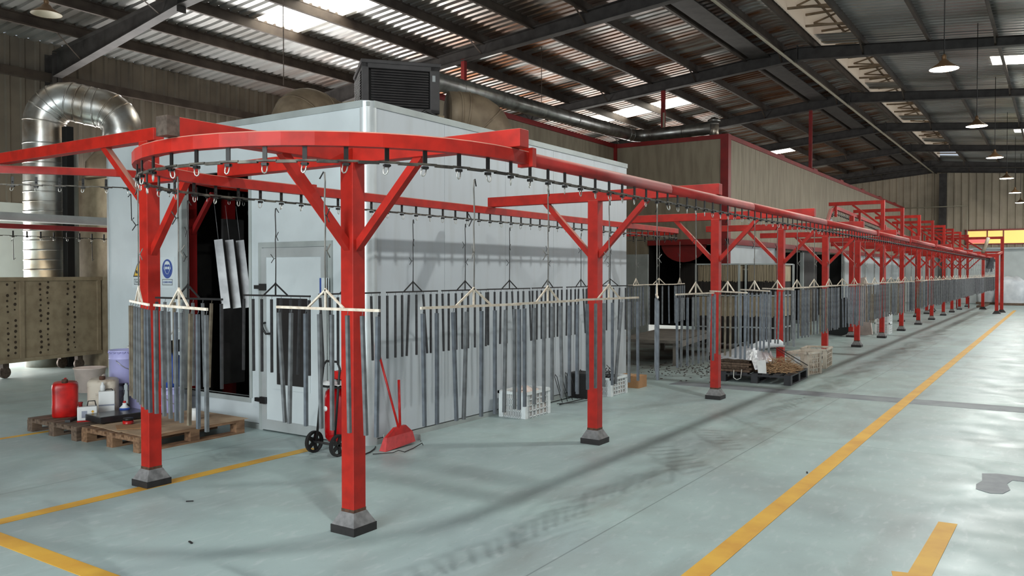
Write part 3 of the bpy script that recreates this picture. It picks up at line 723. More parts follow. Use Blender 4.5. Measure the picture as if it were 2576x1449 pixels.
# dark interior lining
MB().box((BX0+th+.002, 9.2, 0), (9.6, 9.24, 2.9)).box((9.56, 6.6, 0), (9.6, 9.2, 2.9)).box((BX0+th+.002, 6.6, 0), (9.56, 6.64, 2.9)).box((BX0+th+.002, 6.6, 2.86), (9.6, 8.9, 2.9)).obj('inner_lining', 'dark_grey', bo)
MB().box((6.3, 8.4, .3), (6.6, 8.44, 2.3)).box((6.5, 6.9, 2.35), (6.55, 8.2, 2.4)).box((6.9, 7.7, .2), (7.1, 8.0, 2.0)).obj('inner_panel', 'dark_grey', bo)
# door
dr = MB().box((BX0-.03, 5.985, .02), (BX0-.004, 6.93, 1.90)).obj('door', 'booth_white', bo)
w_ = .075
MB().box((BX0-.036, 5.975, .015), (BX0-.028, 6.935, .015+.11)).box((BX0-.036, 5.975, 1.90-.09), (BX0-.028, 6.935, 1.905)).box((BX0-.036, 5.975, .125), (BX0-.028, 5.975+w_, 1.81)).box((BX0-.036, 6.935-w_, .125), (BX0-.028, 6.935, 1.81)).obj('door_edge', 'alu', dr)
MB().box((BX0-.02, 5.915, 0), (BX0, 5.972, 1.965)).box((BX0-.02, 6.94, 0), (BX0, 7.0, 1.965)).box((BX0-.02, 5.972, 1.91), (BX0, 6.94, 1.965)).obj('door_frame', 'alu_dull', bo)
MB().box((BX0-.04, 6.20, .45), (BX0-.028, 6.735, .50)).box((BX0-.04, 6.20, 1.39), (BX0-.028, 6.735, 1.43)).box((BX0-.04, 6.20, .5), (BX0-.028, 6.235, 1.39)).box((BX0-.04, 6.70, .5), (BX0-.028, 6.735, 1.39)).obj('window_frame', 'booth_white', dr)
MB().box((BX0-.034, 6.235, .5), (BX0-.029, 6.70, 1.39)).obj('window_pane', 'glass_dark', dr)
for z in (.32, 1.5):
    MB().box((BX0-.06, 6.86, z-.035), (BX0-.03, 6.945, z+.035)).box((BX0-.055, 6.945, z-.02), (BX0-.025, 7.03, z+.02)).obj('hinge', 'black', dr)
MB().tube([(BX0-.04, 6.87, 1.13), (BX0-.09, 6.87, 1.12), (BX0-.09, 6.84, 1.06), (BX0-.09, 6.80, 1.02), (BX0-.04, 6.79, 1.02)], .012, 8).obj('handle', 'black', dr)
s = tag(MB().box((BX0-.042, 5.93, 1.43), (BX0-.037, 6.06, 1.60)).obj('notice_sheet', 'sign_white'), 'small white and blue notice hung on the booth door edge', 'notice')
MB().box((BX0-.044, 6.035, 1.432), (BX0-.0425, 6.058, 1.598)).obj('blue_edge', 'sign_blue', s)
MB().box((BX0-.044, 5.94, 1.432), (BX0-.0425, 5.955, 1.598)).obj('dark_edge', 'dark_grey', s)
# warning signs left of the opening
def text_mesh(txt, size, m, parent, loc, name='lettering', squeeze=1.0):
    cu = bpy.data.curves.new(name, 'FONT'); cu.body = txt; cu.size = size; cu.align_x = 'CENTER'; cu.align_y = 'CENTER'; cu.extrude = .0004
    ob = bpy.data.objects.new(name, cu); C.objects.link(ob)
    bpy.context.view_layer.update()
    me = bpy.data.meshes.new_from_object(ob.evaluated_get(bpy.context.evaluated_depsgraph_get()))
    C.objects.unlink(ob); bpy.data.objects.remove(ob)
    me.materials.clear(); me.materials.append(M[m])
    o = bpy.data.objects.new(name, me); C.objects.link(o); o.parent = parent
    o.rotation_euler = (R(90), 0, R(-90)); o.location = loc; o.scale = (squeeze, 1, 1)
    return o
def disc(mb, x, yc, zc, ry, rz, th, n=32):
    pts = [(x, yc-ry*math.cos(2*PI*k/n), zc+rz*math.sin(2*PI*k/n)) for k in range(n)]
    mb.poly(pts, th, (-1, 0, 0))
for (yc, kind, lab) in ((9.19, 'tri', 'yellow triangle warning sign, partly hidden behind the left red post'), (8.905, 'circ', 'blue round sign almost hidden behind the left red post'), (8.62, 'mask', 'blue round sign with a goggled face beside the booth opening')):
    wd = .141
    s = tag(MB().box((BX0-.004, yc-wd, 1.47), (BX0-.001, yc+wd, 1.83)).obj('safety_sign', 'sign_white'), lab, 'sign')
    X = BX0-.0045
    if kind == 'tri':
        MB().poly([(X, yc+.12, 1.60), (X, yc-.12, 1.60), (X, yc, 1.81)], .001, (-1,0,0)).obj('triangle_border', 'black', s)
        MB().poly([(X-.0012, yc+.095, 1.614), (X-.0012, yc-.095, 1.614), (X-.0012, yc, 1.785)], .001, (-1,0,0)).obj('triangle', 'sign_yellow', s)
        b_ = MB(); disc(b_, X-.0024, yc+.045, 1.66, .018, .02, .001); b_.beam((X-.0028, yc+.04, 1.66), (X-.0028, yc-.01, 1.63), .001, .02); b_.obj('pictogram', 'black', s)
    else:
        b_ = MB(); disc(b_, X, yc, 1.695, .10, .112, .001); b_.obj('blue_disc', 'sign_blue', s)
        if kind == 'mask':
            b_ = MB()
            hx = X-.0012
            # helmet dome, goggles and face outline
            b_.poly([(hx, yc+.052, 1.735)] + [(hx, yc+.052*math.cos(a), 1.74+.045*math.sin(a)) for a in [PI*k/12 for k in range(13)]] + [(hx, yc-.052, 1.735), (hx, yc-.03, 1.748), (hx, yc, 1.742), (hx, yc+.03, 1.748)], .001, (-1,0,0))
            disc(b_, hx, yc+.022, 1.705, .019, .017, .001, 16); disc(b_, hx, yc-.022, 1.705, .019, .017, .001, 16)
            b_.tube([(hx, yc+.052, 1.735), (hx, yc+.055, 1.70), (hx, yc+.035, 1.66), (hx, yc+.018, 1.637), (hx, yc-.018, 1.637), (hx, yc-.035, 1.66), (hx, yc-.055, 1.70), (hx, yc-.052, 1.735)], .003, 4)
            b_.tube([(hx, yc+.055, 1.715), (hx, yc+.066, 1.705), (hx, yc+.055, 1.685)], .0025, 4); b_.tube([(hx, yc-.055, 1.715), (hx, yc-.066, 1.705), (hx, yc-.055, 1.685)], .0025, 4)
            b_.obj('pictogram', 'sign_white', s)
    for z0, z1, y0, y1 in ((1.508, 1.512, yc-.1, yc+.1), (1.566, 1.570, yc-.1, yc+.1), (1.512, 1.566, yc+.096, yc+.1), (1.512, 1.566, yc-.1, yc-.096)):
        pass
    fr = MB()
    for z0, z1, y0, y1 in ((1.506, 1.512, yc-.1, yc+.1), (1.568, 1.574, yc-.1, yc+.1), (1.512, 1.568, yc+.095, yc+.1), (1.512, 1.568, yc-.1, yc-.095)): fr.box((X-.001, y0, z0), (X, y1, z1))
    fr.obj('text_frame', 'dark_grey', s)
    text_mesh({'tri': '当心伤手', 'circ': '必须戴手套', 'mask': '注意戴防护眼镜'}[kind], {'tri': .042, 'circ': .036, 'mask': .026}[kind], 'black' if kind == 'tri' else 'sign_blue', s, (X-.001, yc, 1.538))

# ------------------------------------------------------------------ OVENS
def panel_lines(x0, x1, step):
    n = max(1, round((x1-x0)/step)); return [x0+(x1-x0)*i/n for i in range(n+1)]
ov = thing('curing_oven', 'long elevated beige panel oven with red edge trim beyond the booth', 'oven', (0,0,0))
AX0, AX1, AY0, AY1, AZ0, AZ1 = 19.9, 47.5, 6.9, 9.96, 2.5, 5.0
mb = MB()
xs = panel_lines(AX0, AX1, 1.15)
for a, b in zip(xs, xs[1:]): mb.box((a+.006, AY0, AZ0), (b-.006, AY0+.08, AZ1))
mb.box((AX0+.05, AY0+.02, AZ0+.01), (AX1, AY0+.075, AZ1-.01))
mb.obj('side_panel', 'oven', ov)
MB().box((AX0, AY0+.05, AZ0), (AX0+.08, AY1, AZ1)).box((AX0, 9.02, 0), (AX0+.08, AY1, AZ0)).obj('front_panel', 'oven', ov)
MB().box((AX0, AY0, AZ1-.02), (AX1, AY1, AZ1)).box((AX0+.08, AY0+.08, AZ0), (AX1, AY1, AZ0+.05)).box((AX1-.08, AY0, AZ0), (AX1, AY1, AZ1)).obj('top_and_floor', 'oven', ov)
MB().box((AX0-.02, AY0-.03, AZ1-.02), (AX1, AY0+.1, AZ1+.09)).box((AX0-.03, AY0-.02, AZ1-.02), (AX0+.1, AY1, AZ1+.09)).obj('top_trim', 'red_dark', ov)
MB().box((AX0-.04, AY0-.05, 0), (AX0+.16, AY0+.15, AZ1+.09)).obj('corner_column', 'red_dark', ov)
for x in [24.4+4*k for k in range(6)]: MB().box((x, AY0-.03, AZ1+.09), (x+.5, AY0+.05, AZ1+.14)).obj('top_lug', 'red_dark', ov)
MB().box((AX0-.06, AY0-.06, AZ0-.14), (AX1, AY0-.01, AZ0)).box((AX0-.06, AY0-.06, AZ0-.14), (AX0, 9.0, AZ0)).obj('bottom_beam', 'red_dark', ov)
ov2 = thing('curing_oven', 'beige oven wing with red top edge behind the white booth', 'oven', (0,0,0))
MB().box((11.6, 9.97, 0), (19.88, 13.2, 5.0)).obj('panel', 'oven', ov2)
MB().box((11.55, 9.93, 4.98), (19.88, 10.08, 5.09)).obj('top_trim', 'red_dark', ov2)
MB().box((19.8, 9.90, 3.5), (19.88, 9.97, 5.09)).obj('corner_trim', 'red_dark', ov2)
# tunnel mouth
tn = thing('oven_tunnel', 'dark tunnel mouth with a rounded red hood under the oven', 'tunnel', (0,0,0))
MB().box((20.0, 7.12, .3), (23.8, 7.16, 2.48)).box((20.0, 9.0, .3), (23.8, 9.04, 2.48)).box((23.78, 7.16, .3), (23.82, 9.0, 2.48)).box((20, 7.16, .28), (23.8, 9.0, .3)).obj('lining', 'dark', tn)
arcp = [(19.96, 8.05+.62*math.cos(PI*k/12), 2.42-.5*math.sin(PI*k/12)) for k in range(13)]
MB().poly(arcp, .03, (1,0,0)).obj('hood', 'red_dark', tn)
for k in range(9):
    MB().box((20.6+.25*k, 7.75, .95), (20.64+.25*k, 8.4, 1.9)).obj('strip_curtain', 'curtain_dark', tn)
tag(MB().box((18.5, 8.38, 0), (18.55, 8.97, 2.1)).obj('metal_screen', 'alu_dull'), 'plain grey metal screen standing left of the tunnel mouth', 'screen')
# lower wall under the oven side, with openings
lw = thing('lower_wall', 'white panel wall under the elevated oven, with a dark doorway', 'wall panel', (0,0,0))
MB().box((20.15, 6.97, 0), (24.3, 7.02, 2.36)).box((33.4, 6.97, 0), (47.4, 7.02, 2.36)).obj('panel', 'booth_white', lw)
mb = MB()
for x in (34.8, 37.2, 39.6, 42, 44.6): mb.box((x, 6.955, 0), (x+.04, 6.97, 2.36))
mb.obj('joint_trim', 'alu_dull', lw)
MB().box((27.3, 6.97, 0), (29.3, 7.02, 2.36)).obj('dark_panel', 'dark_grey', lw)
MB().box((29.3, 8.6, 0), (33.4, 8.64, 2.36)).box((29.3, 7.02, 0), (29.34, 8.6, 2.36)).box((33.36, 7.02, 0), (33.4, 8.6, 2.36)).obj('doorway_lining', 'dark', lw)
MB().box((33.2, 6.9, 0), (33.4, 7.0, 2.36)).box((24.3, 6.9, 0), (24.42, 7.0, 2.3)).box((27.2, 6.9, 0), (27.3, 7.0, 2.3)).obj('door_post', 'alu_dull', lw)
# bright storage seen through the gap
sh = thing('storage_shelf', 'shelf stacked with bright silver pipes behind the gap under the oven', 'shelf', (0,0,0))
MB().box((24.6, 9.56, 0), (24.7, 9.66, 2.3)).box((27.9, 9.56, 0), (28.0, 9.66, 2.3)).box((24.6, 9.35, 1.55), (28.6, 9.6, 1.62)).obj('frame', 'alu_dull', sh)
MB().box((24.4, 9.8, 0), (28.8, 9.85, 1.5)).obj('back_sheet', 'wall_white', sh)
MB().box((24.4, 9.78, 1.5), (28.8, 9.84, 1.56)).obj('red_edge', 'red_dark', sh)
for k in range(6):
    tag(MB().tube([(24.5, 9.48, 1.672+.11*k), (28.55, 9.48, 1.672+.11*k)], .048, 10).obj('silver_pipe', 'galv_bright'), 'long silver pipe on the shelf behind the gap, %s from the bottom' % ordn(k), 'pipe', 'silver pipes on the shelf')
area('storage_gap_area_light', (26.4, 12.5, 3.5), (26.4, 9.3, 1.6), 2.5, 1.5, 120)  # unseen area light behind the shelf, aimed at it, in no opening
# dusty curtain racks
for (y0, y1, x, lab) in ((5.75, 6.72, 17.4, 'tall rack of dusty beige filter curtains, left of the pair'), (4.98, 5.70, 17.7, 'tall rack of dusty beige filter curtains, right of the pair')):
    cr = thing('curtain_rack', lab, 'rack', (0,0,0), 0, 'curtain racks in front of the oven')
    mb = MB()
    for (xx, yy) in ((x, y0), (x, y1), (x+1.1, y0), (x+1.1, y1)): mb.box((xx-.02, yy-.02, 0), (xx+.02, yy+.02, 1.84))
    for z in (1.82, 1.14, .45): mb.box((x-.02, y0, z), (x+1.12, y0+.03, z+.03)).box((x-.02, y1-.03, z), (x+1.12, y1, z+.03)).box((x-.03, y0, z), (x, y1, z+.03))
    mb.obj('frame', 'alu_dull', cr)
    for z0, z1, m in ((1.46, 1.82, 'curtain'), (1.16, 1.46, 'curtain_dark'), (.70, 1.13, 'curtain'), (.12, .70, 'curtain_dark')):
        mb = MB(); n = 34
        for k in range(n):
            yy = y0+.03+(y1-y0-.08)*k/n; mb.box((x+random.uniform(-.03,0), yy, z0+random.uniform(-.02,.02)), (x+1.0, yy+(y1-y0)/n*.72, z1))
        mb.obj('filter_curtain' if m == 'curtain' else 'dark_gap_skirt', m, cr)  # dark slats: upper ones stand in for the shaded gap, lower are skirt
# low table at the tunnel mouth
tb = thing('work_table', 'low beige steel table at the tunnel mouth', 'table', (15.0, 6.35, 0), R(8))
MB().box((-1.5, -.6, .40), (1.5, .6, .45)).box((-1.5, -.62, .34), (1.5, -.58, .45)).obj('table_top', 'table_grey', tb)
for (a, b) in ((-1.4,-.5),(1.4,-.5),(-1.4,.5),(1.4,.5)): MB().box((a-.04, b-.04, 0), (a+.04, b+.04, .40)).obj('leg', 'table_grey', tb)
for k, (x, y) in enumerate(((15.2, 5.4), (15.7, 5.2), (16.4, 5.35))):
    mb = MB(); mb.lathe((0,0,0), [(.01,.16+.03*k),(.1,.14),(.18,.06),(.2,0)], 10)
    for i, v in enumerate(mb.v): mb.v[i] = (v[0]*1.6+random.uniform(-.03,.03), v[1]+random.uniform(-.03,.03), max(0, v[2]))
    tag(mb.obj('scrap_pile', 'curtain_dark', None, (x, y, .001)), 'small dark scrap heap on the dirty floor, %s from the table' % ordn(k), 'scrap', 'scrap heaps by the table')
# ash litter
mb = MB()
for k in range(260):
    a = random.random(); x = 12.0+random.gauss(1.3, .7); y = 5.0+random.gauss(.2, .45); s = random.uniform(.006, .02)
    if y < 4.3: continue
    mb.cbox((x, y, .006), (s*2, s, .01), random.random()*3)
tag(mb.obj('floor_litter', 'ash'), 'grey crumbs and litter scattered on the floor beyond the booth', 'litter', None, 'stuff')

# ------------------------------------------------------------------ upper conveyor
up = Path([(21.6, 4.95, 2.45), (21.8, 4.95, 2.9), (22.2, 4.95, 3.25), (22.7, 4.95, 3.36), (28, 4.95, 3.22), (37, 4.95, 2.96), (46, 4.95, 2.8)])
ur = tag(MB().sweep(up.p, [(a*1.3, b*1.3) for a, b in sec_c]).obj('upper_rail', 'red_dusty'), 'red upper rail climbing beside the aisle row and running over the oven front', 'rail')
mb = MB(); d = 1.0
while d < up.L-.2:
    p, t = up.at(d); mb.cbox((p.x, p.y, p.z-.09), (.022, .01, .09)); mb.cbox((p.x, p.y, p.z-.17), (.03, .03, .04)); d += .2
mb.sweep([Vector(q)-Vector((0,0,.14)) for q in up.p[2:]], [(-.012,-.012),(.012,-.012),(.012,.012),(-.012,.012)])
tag(mb.obj('conveyor_chain', 'chain'), 'dark chain with brackets under the upper rail', 'chain')
for k in range(9):
    x = 22.6+1.25*k; mb = MB(); n = 10; z = 3.0-.03*k
    pts = [(x+j*.13, 5.25+.05*math.sin(j*1.3+k), z+.03*math.sin(j*2.1+k)) for j in range(n)]
    mb.tube(pts, [.03+.08*math.sin(PI*(j+.5)/n) for j in range(n)], 10)
    tag(mb.obj('wrapped_bundle', 'foil'), 'silver wrapped bundle lying behind the upper chain, %s from the near end' % ordn(k), 'bundle', 'wrapped bundles behind the upper chain')
tag(MB().box((22.3, 5.1, 2.82), (46, 5.5, 2.86)).obj('bundle_tray', 'oven'), 'long beige tray under the wrapped bundles', 'tray')

# ------------------------------------------------------------------ ducts on the booth and oven
def elbow(c, r, a0, a1, ux, uy, n=7):
    c = Vector(c); ux = Vector(ux); uy = Vector(uy)
    return [tuple(c + ux*r*math.cos(a0+(a1-a0)*k/n) + uy*r*math.sin(a0+(a1-a0)*k/n)) for k in range(n+1)]
def duct(name, mats, label, segs, rad, seams=(), cat='duct', loc=None):
    mb = MB(); mb.tube(segs, rad, 24); o = mb.obj(name, mats)
    sm = MB()
    for s in seams:
        p, t = Path(segs).at(s); a = p - t*.012; b = p + t*.012
        sm.tube([a, b], (rad if not isinstance(rad, list) else rad[0])+.008, 24)
    if sm.v: sm.obj('seam', mats, o)
    return tag(o, label, cat)
ax = Vector((.80, -.60, 0))
# left elbow: rises from the booth roof and turns towards the far right
p0 = Vector((6.85, 7.75, 3.28)); hd = Vector((.97, .2, -.12))
segs = [tuple(p0), tuple(p0+Vector((0,0,.05)))] + elbow(p0+hd*.34+Vector((0,0,.05)), .34, PI, PI/2, hd, (0,0,1)) + [tuple(p0+hd*.34+Vector((0,0,.39))+hd*d) for d in (.25, .5)]
duct('exhaust_duct', 'duct_dusty', 'dusty brown elbow duct rising from the booth roof left of the cooler', segs, .31, [.05, .28, .62, .8, .95])
p1 = Vector((9.4, 6.62, 3.28)); q1 = Vector((8.55, 7.35, 0))
hd = (p1-q1); hd.z = 0; hd.normalize()
segs = [tuple(p1), tuple(p1+Vector((0,0,.16)))] + elbow(p1-hd*.38+Vector((0,0,.16)), .38, 0, PI/2, hd, (0,0,1)) + [tuple(p1-hd*.38+Vector((0,0,.54))-hd*d) for d in (.12, .25)]
duct('exhaust_duct', 'duct_dusty', 'dusty brown elbow duct dropping to the booth roof right of the cooler', segs, .32, [.05, .16, .45, .75, .85])
# cooler unit
ac = thing('cooler_unit', 'dark grey louvred cooler unit standing on the booth roof', 'air cooler', (8.16, 7.20, .05), R(-40))
W = .51
mb = MB(); mb.box((-W, -.02, 3.70), (-W+.09, .04, 4.33)).box((W-.13, -.02, 3.70), (W, .04, 4.33)).box((-W, -.02, 4.25), (W, .04, 4.33)).box((-W, -.02, 3.70), (W, .04, 3.76)).box((-W, .9, 3.7), (W, 1.0, 4.33))
mb.box((-W+.02, .04, 3.7), (-W+.1, .92, 3.78)).box((-W+.02, .04, 4.25), (-W+.1, .92, 4.33)).box((W-.1, .04, 3.7), (W-.02, .92, 3.78)).box((W-.1, .04, 4.25), (W-.02, .92, 4.33))
mb.obj('housing', 'ac_grey', ac, bevel=.012)
MB().box((-W-.015, -.035, 4.31), (W+.015, 1.01, 4.36)).obj('lid', 'ac_grey', ac, bevel=.01)
MB().box((-W+.04, .05, 3.72), (W-.04, .9, 4.3)).obj('core', 'black', ac)
for k in range(14):
    z = 3.79+.0335*k; MB().beam((-W+.12, -.008, z), (W-.15, -.008, z), .035, .008, (0, -.6, .8)).obj('louvre', 'ac_grey', ac)
for sx in (-W, W):
    mb = MB()
    for k in range(14): mb.beam((sx, .08, 3.79+.0335*k), (sx, .88, 3.79+.0335*k), .03, .008, (.6 if sx > 0 else -.6, 0, .8))
    mb.obj('side_louvres', 'ac_grey', ac)
MB().box((W-.1, -.024, 4.12), (W-.06, -.02, 4.20)).obj('worn_sticker', 'alu', ac)
MB().box((-.2, .1, 3.281), (W+.06, .95, 3.66)).box((-.22, .08, 3.66), (W+.08, .97, 3.70)).obj('plinth', 'beige_metal', ac)
# cable tangle on the roof edge
tag(MB().tube([(6.6, 5.6, 3.285), (6.75, 5.62, 3.37), (6.95, 5.6, 3.33), (7.1, 5.7, 3.3), (7.3, 5.65, 3.3)], .012, 6).obj('roof_cable', 'black'), 'black cable loop lying on the booth roof edge', 'cable')
# long pipe
segs = [(11.4, 9.64, 5.18), (20.1, 9.64, 5.35)] + elbow((20.1, 9.24, 5.35), .4, PI/2, 0, (1,0,0), (0,1,0), 6)[1:] + [(20.5, 7.5, 5.38)]
duct('vent_pipe', 'galv', 'long silver vent pipe running above the oven wing and turning to the oven corner', segs, .165, [.1, 1.2, 2.6, 4.2, 5.7, 7.2, 8.5, 8.75, 9.1, 9.4, 10.3])
duct('vent_stub', 'galv_bright', 'short silver stub pipe standing on the oven corner', [(20.5, 7.45, 5.05), (20.5, 7.45, 5.55)], .12, [.1, .42])
MB().lathe((20.5, 7.45, 5.52), [(.16, 0), (.17, .06), (.05, .12), (0, .13)], 14).obj('vent_cap', 'galv', C.objects['vent_stub'])
tag(MB().tube([(12.6, 9.75, 5.02), (12.6, 9.6, 5.02), (12.6, 9.64, 5.05)], .02, 6).tube([(15.6, 9.64, 5.4), (15.6, 9.64, 6.66)], .008, 5).obj('pipe_hanger', 'bare_steel'), 'thin wire holding the long vent pipe to the roof', 'wire')
tag(MB().tube([(6.85, 7.95, 3.95), (6.85, 7.95, 7.3)], .006, 5).obj('duct_hanger', 'bare_steel'), 'thin vertical wire holding the left elbow duct', 'wire')
for (x, y, z0, z1, lab) in ((15.6, 11.8, 5.0, 6.7, 'thin red hanger pole dropping from the rafter behind the cooler'), (22.0, 9.5, 5.0, 6.85, 'red hanger pole between the rafter and the oven near the bright roof light'), (28.45, 7.0, 5.0, 7.1, 'tall red hanger pole standing on the aisle side of the oven')):
    tag(MB().box((x-.05, y-.05, z0), (x+.05, y+.05, z1)).obj('hanger_pole', 'red_dark'), lab, 'pole')
tag(MB().box((20.9, 9.0, 5.0), (20.94, 9.04, 6.0)).obj('hanger_pole', 'lamp_cream'), 'thin pale pole on the oven roof beside the red pole', 'pole')

# ------------------------------------------------------------------ pendant lamps
def lamp(x, y, z, lab, lit=True):
    t = thing('pendant_lamp', lab, 'lamp', (x, y, z), 0, 'pendant factory lamps')
    sh_ = MB(); sh_.lathe((0,0,0), [(.22, 0), (.215, .012), (.15, .06), (.09, .10), (.06, .14), (.045, .15), (.03, .16)], 28, caps=False).obj('lamp_shade', 'brass', t)
    MB().lathe((0,0,0), [(.218, .003), (.21, .014), (.145, .058), (.085, .096), (0, .1)], 28, caps=False).obj('shade_lining', 'lamp_white' if lit else 'lamp_cream', t)
    MB().lathe((0,0,0), [(.035, .15), (.035, .21), (.02, .24), (.0, .25)], 12).obj('socket', 'brass', t)
    MB().tube([(0,0,.24), (0,0,roofz(y)-z)], .008, 6).obj('cord', 'black', t)
    if lit:
        l = bpy.data.lights.new('lamp_light', 'POINT'); l.energy = LAMP_E; l.shadow_soft_size = .09; l.color = (0.97, 1.0, 0.97)
        lo = bpy.data.objects.new('lamp_light', l); C.objects.link(lo); lo.parent = t; lo.location = (0, 0, .03)
    MB().lathe((0,0,0), [(.02, .15), (.02, .17), (.0, .175)], 14, caps=False).obj('bulb', 'lamp_cream' if not lit else 'lamp_white', t)
    return t
for k, x in enumerate((-3.75, 2.55, 8.85, 15.15, 21.45, 27.6, 33.9, 40.2, 46.0)):
    lamp(x, 1.62, 4.98, 'round pendant lamp with white inside hanging over the aisle, %s one' % ordn(k))
o = lamp(6.57, 13.0, 5.62, 'unlit pendant lamp hanging in the dark upper left corner', False)

# ------------------------------------------------------------------ far left: machine, ducts
mc = thing('perforated_bin', 'big beige steel bin on casters with rows of dark holes', 'bin', (6.35, 13.62, 0), R(12))
mb = MB(); mb.box((-1.9, 0, .24), (1.60, .62, 1.57)).obj('body', 'beige_metal', mc, bevel=.01)
mb = MB()
for z in (.24, 1.52): mb.box((-1.92, -.03, z), (1.62, 0, z+.06))
for x in (-1.9, -.9, .1, 1.55): mb.box((x-.02, -.025, .24), (x+.05, 0, 1.56))
mb.obj('rib', 'beige_metal', mc)
MB().poly([(1.62, .0, .26), (1.62, 0, 1.5), (1.95, .3, 1.2), (1.95, .3, .35)], .28, (0, 1, 0)).obj('chute', 'beige_metal', mc)
mb = MB()
for cx in (-1.45, -.62, -.12, .45, .95):
    for r_ in range(14):
        for c_ in (0, 1):
            if random.random() < .12: continue
            s = random.uniform(.014, .027); x = cx+c_*.13+random.uniform(-.01,.01); z = .36+.085*r_+c_*.03
            mb.poly([(x+s*math.cos(a), -.002, z+s*math.sin(a)) for a in [PI*2*k/8 for k in range(8)]], .002, (0,-1,0))
mb.obj('holes', 'hole', mc)['kind'] = 'stuff'
for x in (-1.6, -.1, 1.25):
    for y in (.1, .5):
        MB().lathe((x, y-.02, .09), [(.09, 0), (.09, .05)], 16, 'y').box((x-.05, y-.03, .09), (x+.05, y+.05, .24)).obj('caster', 'bare_steel', mc)
d1 = Vector((7.5, 14.95, 0)); d2 = Vector((8.4, 14.02, 0)); hd = (d2-d1).normalized()
zt = 4.69; r_ = .42
segs = [(d1.x, d1.y, .0), (d1.x, d1.y, zt-r_)] + elbow(d1+hd*r_+Vector((0,0,zt-r_)), r_, PI, PI/2, hd, (0,0,1))[1:] + elbow(d2-hd*r_+Vector((0,0,zt-.1-r_)), r_, PI/2, 0, hd, (0,0,1)) + [(d2.x, d2.y, 3.95)]
duct('spiral_duct', 'galv_bright', 'tall shiny spiral duct rising at far left and bending over', segs, .34, [i*.17 for i in range(1, 24)] + [4.3, 4.5, 4.62, 4.74, 4.95, 5.1, 5.25, 5.4, 5.6, 5.75])
tag(MB().lathe((d2.x, d2.y, 3.31), [(.62, 0), (.6, .3), (.35, .62), (.35, .66)], 24).obj('duct_hood', 'duct_dusty'), 'brown cone hood under the end of the spiral duct', 'hood')
tag(MB().box((7.95, 13.5, 0), (9.2, 14.73, 3.3)).obj('dust_cabinet', 'beige_metal'), 'tall brown cabinet under the cone hood', 'cabinet')
tag(MB().box((7.60, 14.40, 0), (7.72, 14.56, 4.2)).obj('steel_upright', 'dark'), 'dark steel upright just right of the spiral duct', 'upright')
tag(MB().tube([(7.82, 14.58, 0), (7.82, 14.58, 3.9)], .07, 12).obj('grey_pipe', 'alu_dull'), 'grey vertical pipe right of the dark upright', 'pipe')

# ------------------------------------------------------------------ pallets and what stands on them
def pallet(name, loc, rz, lx, ly, h, m, label, n=7):
    t = thing(name, label, 'pallet', loc, rz)
    for k in range(n):
        y = -ly/2+(ly-.11)*k/(n-1); MB().box((-lx/2, y, h-.022), (lx/2, y+.1, h)).obj('deck_board', m, t)
    for y in (-ly/2, -.05, ly/2-.1):
        pass
    for x in (-lx/2, -.05, lx/2-.1):
        MB().box((x, -ly/2, h-.044), (x+.1, ly/2, h-.022)).obj('cross_board', m, t)
        for y in (-ly/2, -.05, ly/2-.1): MB().box((x, y, .02), (x+.1, y+.1, h-.044)).obj('block', m, t)
    for y in (-ly/2, -.05, ly/2-.1): MB().box((-lx/2, y, 0), (lx/2, y+.1, .02)).obj('bottom_board', m, t)
    return t
pallet('wooden_pallet', (4.84, 8.46, 0), R(0), 1.12, .96, .14, 'wood_old', 'older grey-brown wooden pallet carrying the cans and buckets')
pallet('wooden_pallet', (4.89, 7.46, 0), R(0), 1.16, .98, .14, 'wood', 'brown wooden pallet covered with cardboard, behind the left red post')
tag(MB().poly([(4.36, 7.0, .141), (5.52, 6.97, .141), (5.53, 7.93, .141), (4.4, 7.95, .141)], .004).poly([(4.34, 7.35, .146), (4.9, 7.3, .146), (4.95, 7.9, .146), (4.4, 7.92, .146)], .004).obj('cardboard_sheet', 'card'), 'flattened cardboard sheet covering the brown pallet', 'cardboard')
tag(MB().poly([(4.38, 7.45, .152), (4.6, 7.3, .152), (4.72, 7.5, .152), (4.5, 7.68, .152)], .006).obj('paper_scrap', 'card_box'), 'crumpled brown paper scrap on the cardboard beside the scale', 'paper')
tape = thing('tape_roll', 'red and black tape roll beside the scale', 'tape roll', (4.62, 7.66, .158))
MB().lathe((0,0,0), [(.05,0),(.05,.03),(.025,.03),(.025,0),(.05,0)], 20, caps=False).obj('roll', 'red_plastic', tape); MB().lathe((0,0,.03), [(.046,0),(.046,.025),(.02,.025)], 20).obj('core', 'black', tape)
